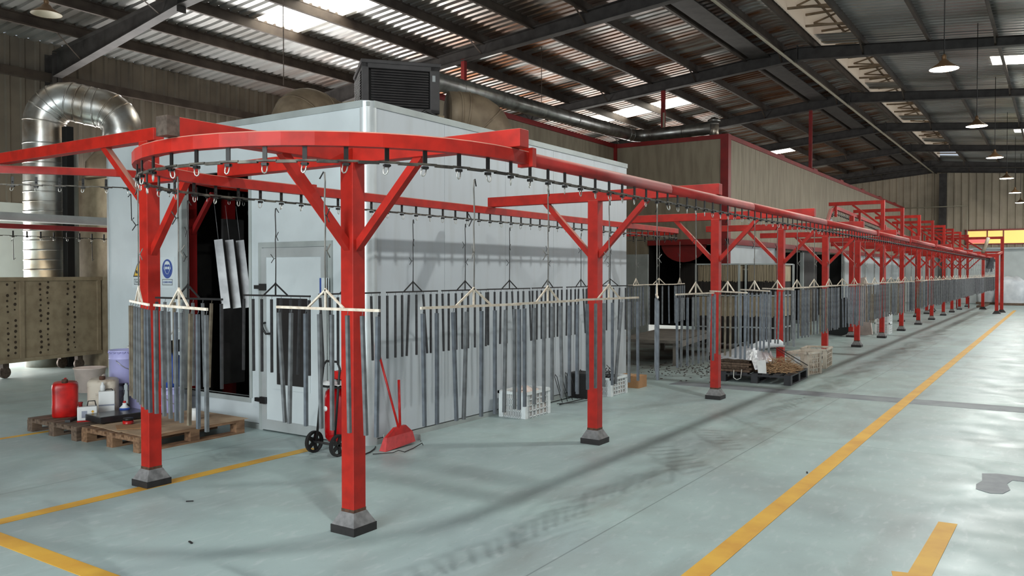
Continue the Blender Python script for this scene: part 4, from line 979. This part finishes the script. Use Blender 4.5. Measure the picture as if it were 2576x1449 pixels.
def jerrycan(loc, rz, w_, d_, h, m, label, capm):
    t = thing('jerry_can', label, 'canister', loc, rz)
    mb = MB(); n = 20
    def ring(z, k): return [(w_/2*k*abs(math.cos(a))**.45*(1 if math.cos(a) >= 0 else -1), d_/2*k*abs(math.sin(a))**.45*(1 if math.sin(a) >= 0 else -1), z) for a in [2*PI*i/n+.001 for i in range(n)]]
    vs = []; zs = [(0, .93), (.015, .99), (h*.3, 1.0), (h*.36, .98), (h*.7, .98), (h*.8, 1), (h*.88, .97), (h*.93, .86), (h*.95, .6)]
    for z, k in zs: vs += ring(z, k)
    fs = [(i*n+k, i*n+(k+1)%n, (i+1)*n+(k+1)%n, (i+1)*n+k) for i in range(len(zs)-1) for k in range(n)] + [tuple(reversed(range(n))), tuple((len(zs)-1)*n+k for k in range(n))]
    mb.add(vs, fs, True); mb.obj('body', m, t)
    MB().tube([(.0, d_*.32, h*.9), (.0, d_*.28, h*1.0), (0, -d_*.05, h*1.0), (0, -d_*.1, h*.92)], .018, 8).obj('handle', m, t)
    MB().lathe((0, -d_*.3, h*.92), [(.03, 0), (.03, .04), (.026, .045)], 14).obj('screw_cap', capm, t)
    return t
jerrycan((4.56, 8.72, .14), R(-30), .25, .27, .38, 'red_plastic', 'red plastic jerry can at the left edge of the pallet', 'rust')
jerrycan((4.86, 8.52, .14), R(-35), .30, .34, .40, 'can_beige', 'stained beige plastic canister beside the red can', 'rust')
t = thing('metal_tin', 'small white rectangular tin with black handle and red base', 'tin', (4.53, 8.24, .14), R(-30))
MB().box((-.09, -.06, .012), (.09, .06, .15)).obj('body', 'white_plastic', t, bevel=.008); MB().box((-.092, -.062, 0), (.092, .062, .012)).obj('red_base', 'red_plastic', t)
MB().tube([(-.0, 0, .15), (.01, 0, .2), (.07, 0, .2), (.08, 0, .15)], .006, 6).obj('handle', 'black', t); MB().lathe((-.06, 0, .15), [(.018,0),(.018,.03),(.022,.035),(.022,.045)], 12).obj('cap', 'red_dark', t)
MB().box((-.05, -.0615, .04), (.0, -.06, .11)).obj('label_print', 'bucket_grey', t)
MB().poly([(.05, -.0615, .115), (.065, -.0615, .1), (.05, -.0615, .085), (.035, -.0615, .1)], .001, (0,-1,0)).obj('hazard_mark', 'line_yellow', t)
t = thing('metal_tin', 'taller white rectangular tin with a clear bottle on top', 'tin', (4.78, 8.32, .14), R(-28))
MB().box((-.075, -.06, 0), (.075, .06, .27)).obj('body', 'white_plastic', t, bevel=.006); MB().box((-.077, -.061, .12), (.077, -.0595, .135)).obj('print_band', 'bucket_grey', t)
MB().tube([(-.02, 0, .27), (.0, 0, .285), (.05, 0, .285), (.06, 0, .27)], .006, 6).obj('handle', 'black', t)
tag(MB().lathe((4.75, 8.34, .412), [(.025,0),(.025,.05),(.012,.07),(.012,.09)], 14).obj('small_bottle', 'white_plastic'), 'small clear bottle standing on the taller white tin', 'bottle')
t = thing('blue_tin', 'small blue tin with white shoulder and red cap', 'tin', (4.86, 8.12, .14))
MB().lathe((0,0,0), [(.05,0),(.05,.1)], 20).obj('body', 'blue', t); MB().lathe((0,0,.1), [(.05,0),(.02,.03),(.02,.05)], 18).obj('shoulder', 'white_plastic', t); MB().lathe((0,0,.15), [(.014,0),(.014,.02)], 10).obj('cap', 'red_plastic', t)
def bucket(loc, r_, h, m, label, lid=None, crimp=True):
    t = thing('paint_bucket', label, 'bucket', loc)
    MB().lathe((0,0,0), [(r_*.93, 0), (r_*.95, .01), (r_*.985, h*.72), (r_*1.02, h*.73), (r_*1.02, h*.75), (r_, h*.76), (r_, h*.96)], 32).obj('body', m, t)
    mb = MB()
    mb.lathe((0,0,h*.94), [(r_*1.02, 0), (r_*1.04, .012), (r_*1.02, .022), (r_*.9, .022), (r_*.88, .01), (0, .01)], 32)
    if crimp:
        for k in range(18):
            a = 2*PI*k/18; mb.tube([(r_*1.03*math.cos(a+e), r_*1.03*math.sin(a+e), h*.94+.004-.014*math.sin(PI*(e+.15)/.3)) for e in (-.15, -.07, 0, .07, .15)], .004, 4)
    mb.obj('lid', lid or m, t)
    MB().tube([(r_*math.cos(a)*1.03, r_*math.sin(a)*1.03, h*.7-.1*math.sin((a+2.6)/2.1*PI)) for a in [-2.6+.21*k for k in range(11)]], .004, 5).obj('wire_handle', 'zinc', t)
    return t
bucket((5.08, 8.72, .14), .115, .29, 'bucket_grey', 'small grey stained bucket at the bottom of the stack')
bucket((5.28, 8.45, .14), .15, .30, 'lilac', 'lilac bucket on the pallet behind the blue tin')
bucket((5.17, 8.66, .435), .145, .36, 'lilac', 'large lilac paint bucket on top of the bucket stack')
bucket((5.50, 8.86, 0.0), .14, .40, 'bucket_grey', 'grey bucket behind the lilac stack, on the floor')
bucket((5.50, 8.86, .405), .14, .40, 'lilac', 'rear bucket with flat lid under the cardboard box', lid='white_plastic')
t = tag(MB().box((-.06,-.06,0),(.06,.06,.17)).obj('small_box', 'card_box', None, (5.46, 8.84, .806), R(20)), 'small brown cardboard box on the rear bucket', 'box')
bucket((5.33, 8.05, .14), .14, .27, 'lilac', 'lilac bucket right of the post under the blue sack')
mb = MB(); mb.lathe((0,0,0), [(.12,0),(.145,.06),(.14,.2),(.12,.3),(.06,.36),(.03,.37)], 18)
for i, v in enumerate(mb.v): mb.v[i] = (v[0]*(1+.12*math.sin(i*1.7)), v[1]*(1+.12*math.cos(i*2.3)), v[2]+.01*math.sin(i*.9))
tag(mb.obj('blue_sack', 'blue', None, (5.33, 8.05, .418)), 'crumpled blue plastic sack on the lilac bucket', 'sack')
tag(MB().box((-.13,-.09,0),(.13,.09,.1)).box((-.1,-.1,.1),(.1,-.06,.13)).obj('black_case', 'black', None, (5.33, 8.05, .79), R(20)), 'black case with white trim on the blue sack', 'case')
tag(MB().beam((-.13,-.02,0),(.12,.03,.12), .03, .012).beam((-.1,.05,0.01),(.14,-.03,.1), .02, .01).obj('white_bracket', 'white_plastic', None, (5.33, 8.03, .925)), 'white plastic bracket on the black case', 'bracket')
t = thing('weighing_scale', 'flat black platform scale with shiny front edge on the pallets', 'scale', (4.70, 7.98, .15), R(-4))
MB().box((-.25, -.16, .012), (.25, .16, .075)).obj('platform', 'black_gloss', t, bevel=.006)
for a, b in ((-.2,-.12),(.2,-.12),(-.2,.12),(.2,.12)): MB().lathe((a,b,0), [(.015,0),(.015,.014)], 8).obj('foot', 'rubber', t)
tag(MB().beam((4.36, 8.30, .155), (4.5, 8.42, .155), .05, .025).obj('black_glove', 'black'), 'flat black rag lying in front of the beige canister', 'rag')
t = thing('white_bottle', 'small white bottle standing on the cardboard', 'bottle', (5.14, 7.33, .146))
MB().lathe((0,0,0), [(.036,0),(.036,.1),(.03,.11)], 18).obj('body', 'white_plastic', t); MB().lathe((0,0,.11), [(.03,0),(.03,.012)], 16).obj('cap', 'white_plastic', t)
# tub + boards far left
t = thing('plastic_tub', 'pinkish white plastic tub on the floor before the beige bin', 'tub', (6.2, 11.2, 0))
MB().lathe((0,0,0), [(.0,.01),(.155,.01),(.155,0),(.16,0),(.2,.32),(.215,.325),(.215,.335),(.19,.335),(.15,.02),(0,.02)], 30, caps=False).obj('body', 'tub', t)
for k, (dx, m) in enumerate(((0, 'wood'), (.12, 'card'))):
    tag(MB().beam((6.38+dx, 10.95, 0), (6.48+dx, 11.2, .76), .12, .02, (.8,-.6,0)).obj('wood_board', m), ['narrow wooden board leaning beside the tub', 'pale board leaning right of the narrow one'][k], 'board')

# ------------------------------------------------------------------ fire extinguisher trolley
t = thing('fire_extinguisher', 'red wheeled fire extinguisher with white cloth beside the booth door', 'fire extinguisher', (5.36, 5.53, 0), R(0))
MB().lathe((.04,.05,.09), [(.0,0),(.07,.0),(.095,.04),(.1,.1),(.1,.40),(.09,.46),(.05,.5),(.02,.52),(.02,.55)], 28, caps=False).obj('tank', 'red_gloss', t)
for y in (-.16, .15):
    wl = MB(); wl.lathe((-.13, y-.015, .1), [(.1, 0), (.1, .03), (.078, .03), (.078, 0), (.1, 0)], 28, 'y', caps=False).obj('wheel', 'rubber', t)
    hub = MB()
    hub.lathe((-.13, y-.01, .1), [(.02, 0), (.02, .03)], 12, 'y')
    for k in range(5):
        a = 2*PI*k/5; hub.beam((-.13, y, .1), (-.13+.08*math.cos(a), y, .1+.08*math.sin(a)), .035, .012, (0,1,0))
    hub.obj('hub', 'black', wl if False else t)
MB().tube([(-.13, -.17, .1), (-.13, .16, .1)], .012, 8).obj('axle', 'dark_grey', t)
MB().tube([(-.13, -.11, .1), (-.08, -.11, .6), (-.06, -.11, .78), (-.06, -.08, .84), (-.06, .06, .84), (-.06, .10, .8), (-.08, .11, .6), (-.13, .12, .1)], .011, 8).obj('frame', 'black', t)
MB().box((-.09, -.12, .60), (.12, .12, .615)).obj('shelf', 'black', t)
MB().poly([(.02+.0995*math.cos(a)*-1+.04, .03, .34) for a in (0,)]*3) if False else None
MB().lathe((-.062, .075, .40), [(.0, 0), (.024, 0), (.024, .002), (0, .002)], 20, 'x', caps=False).obj('round_label', 'white_plastic', t)
mb = MB(); n = 9
vs = [(-.10+.24*i/(n-1), -.13+.26*j/(n-1), .622+.045*(math.sin(i*1.9+j)*.5+.5)*(1 if 0 < i < n-1 and 0 < j < n-1 else .2)) for i in range(n) for j in range(n)]
mb.add(vs, [(i*n+j, (i+1)*n+j, (i+1)*n+j+1, i*n+j+1) for i in range(n-1) for j in range(n-1)], True)
tag(mb.obj('white_cloth', 'white_plastic', None, (5.36, 5.53, 0)), 'crumpled white cloth on top of the extinguisher trolley', 'cloth')
t = thing('red_basket', 'small red plastic basket on the white cloth', 'basket', (5.42, 5.49, .67))
MB().box((-.08,-.07,0),(.08,.07,.005)).box((-.08,-.07,0),(-.075,.07,.075)).box((.075,-.07,0),(.08,.07,.075)).box((-.08,-.07,0),(.08,-.065,.075)).box((-.08,.065,0),(.08,.07,.075)).box((-.088,-.078,.07),(-.07,.078,.08)).box((-.088,-.078,.07),(.088,-.06,.08)).obj('body', 'red_plastic', t)
# broom and dustpan
t = thing('broom', 'red broom leaning on the booth corner with pink bristles', 'broom', (5.80, 5.17, 0))
MB().tube([(0, -.01, .19), (-.02, .25, .97)], .011, 8).obj('handle', 'red_plastic', t)
MB().add([(-.17,-.02,.12),(.19,-.02,.13),(.19,.02,.13),(-.17,.02,.12),(-.05,-.015,.2),(.1,-.015,.205),(.1,.015,.205),(-.05,.015,.2)], [(0,3,2,1),(4,5,6,7),(0,1,5,4),(1,2,6,5),(2,3,7,6),(3,0,4,7)]).obj('head', 'red_plastic', t)
MB().add([(-.20,-.03,.002),(.22,-.03,.03),(.22,.05,.03),(-.20,.05,.002),(-.17,-.02,.125),(.19,-.02,.135),(.19,.02,.135),(-.17,.02,.125)], [(0,3,2,1),(4,5,6,7),(0,1,5,4),(1,2,6,5),(2,3,7,6),(3,0,4,7)]).obj('bristles', 'broom_pink', t)
t = thing('dustpan', 'grey dustpan with short red upright handle behind the broom', 'dustpan', (5.98, 5.28, 0))
MB().tube([(-.02, 0, .04), (-.04, .0, .62)], .013, 8).obj('handle', 'red_plastic', t)
MB().box((-.15,-.1,0),(.17,.1,.012)).box((-.15,.09,.0),(.17,.1,.1)).box((.16,-.1,0),(.17,.1,.07)).box((-.15,-.1,0),(-.14,.1,.07)).obj('pan', 'alu_dull', t)
tag(MB().tube([(5.35, 5.2, .008), (5.5, 5.24, .008), (5.62, 5.3, .008), (5.7, 5.36, .008)], .006, 6).tube([(5.45, 5.16, .008), (5.6, 5.05, .008), (5.62, 5.0, .03), (5.68, 4.98, .008), (5.85, 5.02, .008), (5.95, 5.0, .04), (6.0, 5.03, .008)], .004, 6).obj('loose_wire', 'black'), 'tangled black wire on the floor under the broom', 'wire')

# ------------------------------------------------------------------ crates
mat('liner', (170, 172, 174), 0.6, rgb2=(200, 190, 182), scale=6)
def crate(loc, rz, lx, ly, h, m, label, group=None, liner=True):
    t = thing('plastic_crate', label, 'crate', loc, rz, group)
    mb = MB(); t_ = .008
    mb.box((-lx/2+.01,-ly/2+.01,.001),(lx/2-.01,ly/2-.01,.012))
    for sx in (-1, 1):
        for sy in (-1, 1): mb.box((sx*(lx/2+.001), sy*(ly/2+.001), .001), (sx*(lx/2-.055), sy*(ly/2-.01), h-.031)).box((sx*(lx/2+.002), sy*(ly/2+.002), .002), (sx*(lx/2-.01), sy*(ly/2-.055), h-.032))
    for z in [0.012+(h-.04)*k/4 for k in range(5)]:
        q = .012
        for sy in (-1, 1): mb.box((-lx/2, sy*ly/2, z), (lx/2, sy*(ly/2-t_), z+q))
        for sx in (-1, 1): mb.box((sx*lx/2, -ly/2, z), (sx*(lx/2-t_), ly/2, z+q))
    nx = 7; 
    for k in range(1, nx):
        x = -lx/2+lx*k/nx
        for sy in (-1, 1): mb.box((x-.005, sy*ly/2, 0), (x+.005, sy*(ly/2-t_+.001), h-.03))
    ny = 16
    for k in range(1, ny):
        y = -ly/2+ly*k/ny
        for sx in (-1, 1): mb.box((sx*lx/2, y-.0035, .001), (sx*(lx/2-t_+.001), y+.0035, h-.03))
    mb.obj('basket', m, t)
    if liner:
        q = .016; MB().box((-lx/2+q,-ly/2+q,.013),(lx/2-q,-ly/2+q+.003,h-.04)).box((-lx/2+q,ly/2-q-.003,.013),(lx/2-q,ly/2-q,h-.04)).box((-lx/2+q,-ly/2+q,.013),(-lx/2+q+.003,ly/2-q,h-.04)).box((lx/2-q-.003,-ly/2+q,.013),(lx/2-q,ly/2-q,h-.04)).obj('liner', 'liner', t)
    rm = MB()
    for sy in (-1, 1): rm.box((-lx/2-.012, sy*(ly/2+.012), h-.03), (lx/2+.012, sy*(ly/2-.012), h))
    for sx in (-1, 1): rm.box((sx*(lx/2+.012), -ly/2-.012, h-.03), (sx*(lx/2-.012), ly/2+.012, h))
    rm.obj('rim', m, t)
    return t
crate((7.99, 5.16, 0), 0, .54, .36, .30, 'crate_white', 'white plastic crate full of bags against the booth wall')
for k, (x, y, z, s) in enumerate(((7.86, 5.13, .2, .11), (8.03, 5.2, .22, .12), (8.14, 5.13, .2, .10))):
    mb = MB(); mb.lathe((0,0,0), [(.0,-s*.9),(s*.8,-s*.6),(s,0),(s*.75,s*.6),(.3*s,s*.85),(0,s*.9)], 14, caps=False)
    for i, v in enumerate(mb.v): mb.v[i] = (v[0]+.015*math.sin(i*2.1), v[1]*1.1+.015*math.cos(i*1.3), v[2]+.01*math.sin(i*3.3))
    tag(mb.obj('plastic_bag', 'tub', None, (x, y, z)), '%s pale knotted plastic bag in the white crate' % ['left', 'middle', 'right'][k], 'bag', 'bags in the white crate')
crate((10.0, 5.12, 0), 0, .50, .36, .25, 'crate_white', 'white plastic crate heaped with black scrap beside the second post')
mb = MB()
for k in range(90):
    a = random.random()*6.28; rr = random.random()**.5; x = .19*rr*math.cos(a); y = .13*rr*math.sin(a); z = .2+.2*(1-rr)*random.random()
    d_ = Vector((random.gauss(0,1), random.gauss(0,1), random.gauss(0,.4))).normalized()*.05
    mb.beam(Vector((x,y,z))-d_, Vector((x,y,z))+d_, random.uniform(.006,.02), .005)
tag(mb.obj('metal_scrap', 'rack_dark', None, (10.0, 5.12, 0)), 'heap of black and silver metal scrap in the crate', 'scrap', None, 'stuff')
t = thing('cardboard_box', 'brown cardboard box on the floor at the booth end', 'box', (10.83, 5.15, 0))
MB().box((-.14,-.17,0),(.14,.17,.17)).obj('body', 'card_box', t); MB().box((-.14,-.02,.1705),(.14,.02,.172)).obj('tape', 'card', t)
tag(MB().box((-.14,-.13,0),(.14,.13,.3)).box((-.16,-.15,.3),(.16,.15,.33)).obj('black_bin', 'rubber', None, (9.55, 5.25, 0)), 'black box against the booth wall left of the scrap crate', 'box')
mb = MB(); mb.tube([(8.78, 5.16, .012), (9.75, 5.12, .012)], .006, 6).tube([(8.8, 5.34, .012), (9.75, 5.34, .012)], .006, 6).tube([(8.72, 5.16, .03), (8.95, 5.05, .02), (9.3, 5.04, .012)], .005, 6)
for k in range(6):
    x = 8.92+.13*k; mb.tube([(x, 5.2, .012), (x-.02, 5.3, .33), (x+.01, 5.31, .36), (x+.035, 5.3, .33), (x+.075, 5.27, .12)], .005, 6)
tag(mb.obj('wire_rack', 'rack_dark'), 'dark bent wire rack lying against the foot of the booth wall', 'wire rack')
crate((13.78, 3.47, 0), R(-12), .50, .36, .37, 'crate_beige', 'dusty white crate beside the black pallet', 'crates right of the black pallet', liner=False)
MB().box((-.254, -.06, .2), (-.25, .04, .3)).obj('round_logo_plate', 'crate_white', [o for o in C.objects if o.name.startswith('plastic_crate')][-1])
crate((14.95, 3.55, 0), R(4), .64, .42, .34, 'crate_beige', 'dusty white crate with brown rim behind the other crate', 'crates right of the black pallet', liner=False)
crate((24.1, 3.98, 0), 0, .44, .36, .30, 'crate_white', 'lower white crate of the far stack beside the tall post')
crate((24.1, 3.98, .30), 0, .44, .36, .28, 'crate_white', 'upper white crate of the far stack beside the tall post')
tag(MB().beam((23.1, 4.25, 0), (23.25, 4.45, 1.5), .5, .02, (.8,-.6,0)).obj('leaning_board', 'tub'), 'tall pale board leaning between the far posts', 'board')
tag(MB().beam((22.6, 4.75, 0), (22.75, 4.95, .9), .9, .03, (.8,-.6,0)).obj('black_sheet', 'black'), 'wide black sheet leaning left of the pale board', 'board')
tag(MB().box((30.6, 5.2, 0), (31.3, 5.8, .9)).obj('grey_cabinet', 'beige_metal'), 'low grey cabinet among the back posts', 'cabinet')
tag(MB().box((34.6, 5.2, 0), (35.1, 5.7, 1.4)).obj('grey_cabinet', 'alu_dull'), 'narrow grey cabinet farther down among the back posts', 'cabinet')
# black pallet with its load
pallet('plastic_pallet', (12.71, 3.80, 0), R(2), 1.12, 1.06, .15, 'pallet_black', 'black plastic pallet loaded with boards, foil and straw')
mb = MB()
for k in range(6): mb.box((12.2+random.uniform(-.04,.04), 3.86+random.uniform(-.03,.03), .152+.035*k), (13.0+random.uniform(-.05,.05), 4.33, .182+.035*k))
tag(mb.obj('board_stack', 'wood_old'), 'stack of dark weathered boards on the black pallet', 'boards', None, 'stuff')
mb = MB(); n = 13; vs = []
for i in range(n):
    for j in range(n):
        u, v = i/(n-1), j/(n-1); x = 12.16+.98*u; y = 3.72+.62*v; e = min(u, 1-u, v, 1-v)*6
        vs.append((x, y, .405 + .05*min(1, e) + .09*math.sin(u*5+1)*math.sin(v*4)*min(1, e) + random.uniform(-.012,.012) - (0.14 if v < .12 else 0) - (.06 if u < .05 else 0)))
mb.add(vs, [(i*n+j, (i+1)*n+j, (i+1)*n+j+1, i*n+j+1) for i in range(n-1) for j in range(n-1)], True)
tag(mb.obj('foil_sheet', 'foil'), 'crumpled silver foil sheet thrown over the board stack', 'foil')
mb = MB(); mb.tube([(12.7, 4.0, .47), (12.75, 3.88, .52), (12.8, 3.74, .55), (12.82, 3.6, .56), (12.82, 3.52, .53)], [.05,.07,.065,.06,.03], 10)
tag(mb.obj('white_sack', 'sack'), 'white sack lying rolled up on the foil', 'sack')
mb = MB()
for k in range(420):
    a = random.random()*6.28; rr = random.random()**.5; x = 12.74+.46*rr*math.cos(a); y = 3.56+.25*rr*math.sin(a); z = .16+.26*(1-rr)*random.random()
    d_ = Vector((random.gauss(.2,.8), random.gauss(0,.6), random.gauss(0,.15))).normalized()*random.uniform(.05,.14)
    mb.beam(Vector((x,y,z))-d_, Vector((x,y,z))+d_, .007, .006)
for v_i, v in enumerate(mb.v):
    if v[2] < .152: mb.v[v_i] = (v[0], v[1], .152)
tag(mb.obj('straw_heap', 'straw'), 'heap of loose brown rusty wires on the black pallet', 'straw', None, 'stuff')
tag(MB().poly([(12.14, 3.60, .16), (12.14, 3.72, .16), (12.15, 3.74, .34), (12.15, 3.62, .36)], .03, (1,0,0)).obj('white_rag', 'white_plastic'), 'small bright white rag hanging at the pallet front', 'rag')
tag(MB().tube([(12.12, 4.08, .19), (12.11, 4.08, .07), (12.11, 4.03, .04), (12.11, 3.97, .07), (12.12, 3.96, .2)], .008, 6).obj('wire_hook', 'zinc'), 'pale bent wire hook hanging on the pallet front', 'hook')
tag(MB().tube([(12.9, 3.9, .62), (13.5, 3.34, .17)], .007, 6).tube([(12.95, 3.75, .5), (13.4, 3.4, .17)], .005, 6).obj('thin_rods', 'rack_dark'), 'two dark thin rods slanting over the wires towards the crate', 'rods')

# ------------------------------------------------------------------ far end
dfm = thing('drive_frame', 'red steel frame with motor at the far end of the line', 'frame', (0,0,0))
for (x, y, h) in ((38.2, 2.12, 2.42), (39.6, 2.02, 3.15), (42.5, 2.9, 2.3), (39.6, 4.6, 3.15)):
    MB().box((x-.06, y-.06, .1), (x+.06, y+.06, h)).obj('column', 'red', dfm)
    MB().add([(x-.15,y-.15,0),(x+.15,y-.15,0),(x+.15,y+.15,0),(x-.15,y+.15,0),(x-.07,y-.07,.12),(x+.07,y-.07,.12),(x+.07,y+.07,.12),(x-.07,y+.07,.12)], [(0,3,2,1),(4,5,6,7),(0,1,5,4),(1,2,6,5),(2,3,7,6),(3,0,4,7)]).obj('base_pad', 'pad_black', dfm)
MB().beam((38.2, 2.06, 2.36), (38.2, 3.5, 2.36), .1).beam((39.6, 2.02, 3.1), (39.6, 4.6, 3.1), .1).beam((39.6, 2.02, 2.5), (39.6, 3.4, 2.5), .08).beam((38.2, 2.1, 2.38), (39.6, 2.02, 2.5), .08).obj('beam', 'red', dfm)
MB().beam((39.6, 4.55, 2.5), (39.6, 3.7, 3.05), .06).beam((39.6, 2.6, 2.5), (39.6, 3.4, 3.05), .06).obj('brace', 'red', dfm)
MB().tube([(39.3, 2.7, 2.5), (39.4, 2.6, 2.8), (39.5, 2.52, 3.1)], .07, 10).obj('pale_guide', 'lamp_cream', dfm)
MB().tube([(38.6, 3.4, 2.52), (38.6, 3.0, 2.52)], .1, 12).box((38.5, 3.35, 2.4), (38.75, 3.6, 2.62)).obj('motor', 'strip_blue', dfm)
MB().box((42.9, 3.5, .5), (43.4, 4.0, 1.0)).obj('red_box', 'red_dark', dfm); MB().box((43.35, 3.5, 0), (43.4, 3.55, .5)).box((42.9, 3.95, 0), (42.95, 4.0, .5)).obj('box_leg', 'red_dark', dfm)
mb = MB()
for k in range(12): mb.box((40.2+.08*k, 2.35+.03*k, 1.75+random.uniform(-.1,.1)), (40.23+.08*k, 2.38+.03*k, 2.3))
tag(mb.obj('steel_strips', 'strip_blue'), 'bundle of grey strips hanging at the far turn of the line', 'metal strips', None, 'stuff')
for k, (x, y, s, hh) in enumerate(((48.9, 2.1, .66, 1.25), (49.6, 3.25, .42, .95))):
    t = thing('bulk_bag', ['big white bulk bag on a pallet by the far wall', 'smaller grey bulk bag left of the big one by the far wall'][k], 'bag', (x, y, 0))
    MB().box((-s,-s,0),(s,s,.12)).obj('pallet_base', 'wood_old', t)
    mb = MB(); n = 24; vs = []
    prof = [(.95,.12),(1.0,.3),(1.02,.6),(.98,.85),(.9,1.0),(.6,1.12),(.3,1.18)]
    for r__, z in prof:
        for i in range(n):
            a = 2*PI*i/n+.01; cx = abs(math.cos(a))**.5*(1 if math.cos(a) > 0 else -1); cy = abs(math.sin(a))**.5*(1 if math.sin(a) > 0 else -1)
            vs.append((s*r__*cx*(1+.04*math.sin(5*a+z*4)), s*r__*cy*(1+.04*math.cos(4*a+z*3)), .12+(z-.12)*hh*(1+.05*math.sin(3*a))))
    mb.add(vs, [(i*n+q, i*n+(q+1)%n, (i+1)*n+(q+1)%n, (i+1)*n+q) for i in range(len(prof)-1) for q in range(n)]+[tuple((len(prof)-1)*n+q for q in range(n))], True)
    mb.obj('sack', 'sack', t)
tag(MB().box((50.7, 1.6, 2.9), (50.95, 17, 3.0)).obj('wall_rail', 'alu_dull'), 'grey rail along the far wall above the white part', 'rail')
tag(MB().box((44.5, 3.0, 0), (50.9, 3.3, .09)).obj('floor_beam', 'wood_old'), 'long low wooden beam on the floor near the far wall', 'beam')
# floor bits
for k, (x, y) in enumerate(((6.95, 1.72), (3.05, 4.4), (3.6, 5.2))):
    tag(MB().cbox((x, y, .004), (.05, .012, .006), .3+k).obj('floor_scrap', 'black'), ['small black scrap on the aisle floor left of the yellow line', 'tiny dark speck on the floor left of the nearest post', 'tiny dark speck on the floor behind the yellow line'][k], 'scrap')

MB().beam((0, -.03, 2.1), (0, -.42, 2.55), .05, .05, (1,0,0)).obj('brace', 'red_dark', C.objects['booth_inner_post'])
for k, (x, y, z0, z1, lab) in enumerate(((4.62, 7.58, 2.42, 2.16, 'thin bent hook hanging from the diagonal rail beside the left post'), (6.05, 13.0, 2.15, 1.84, 'thin hook hanging from the far left rail, nearest the picture edge'), (7.25, 13.0, 2.15, 1.84, 'thin hook hanging from the far left rail next to the booth'))):
    tag(MB().tube([(x-.03, y, z0-.03), (x, y, z0), (x+.005, y, z1), (x+.03, y, z1+.03)], .005, 5).obj('hanging_hook', 'rack_dark'), lab, 'hook', 'hooks on the left rails')
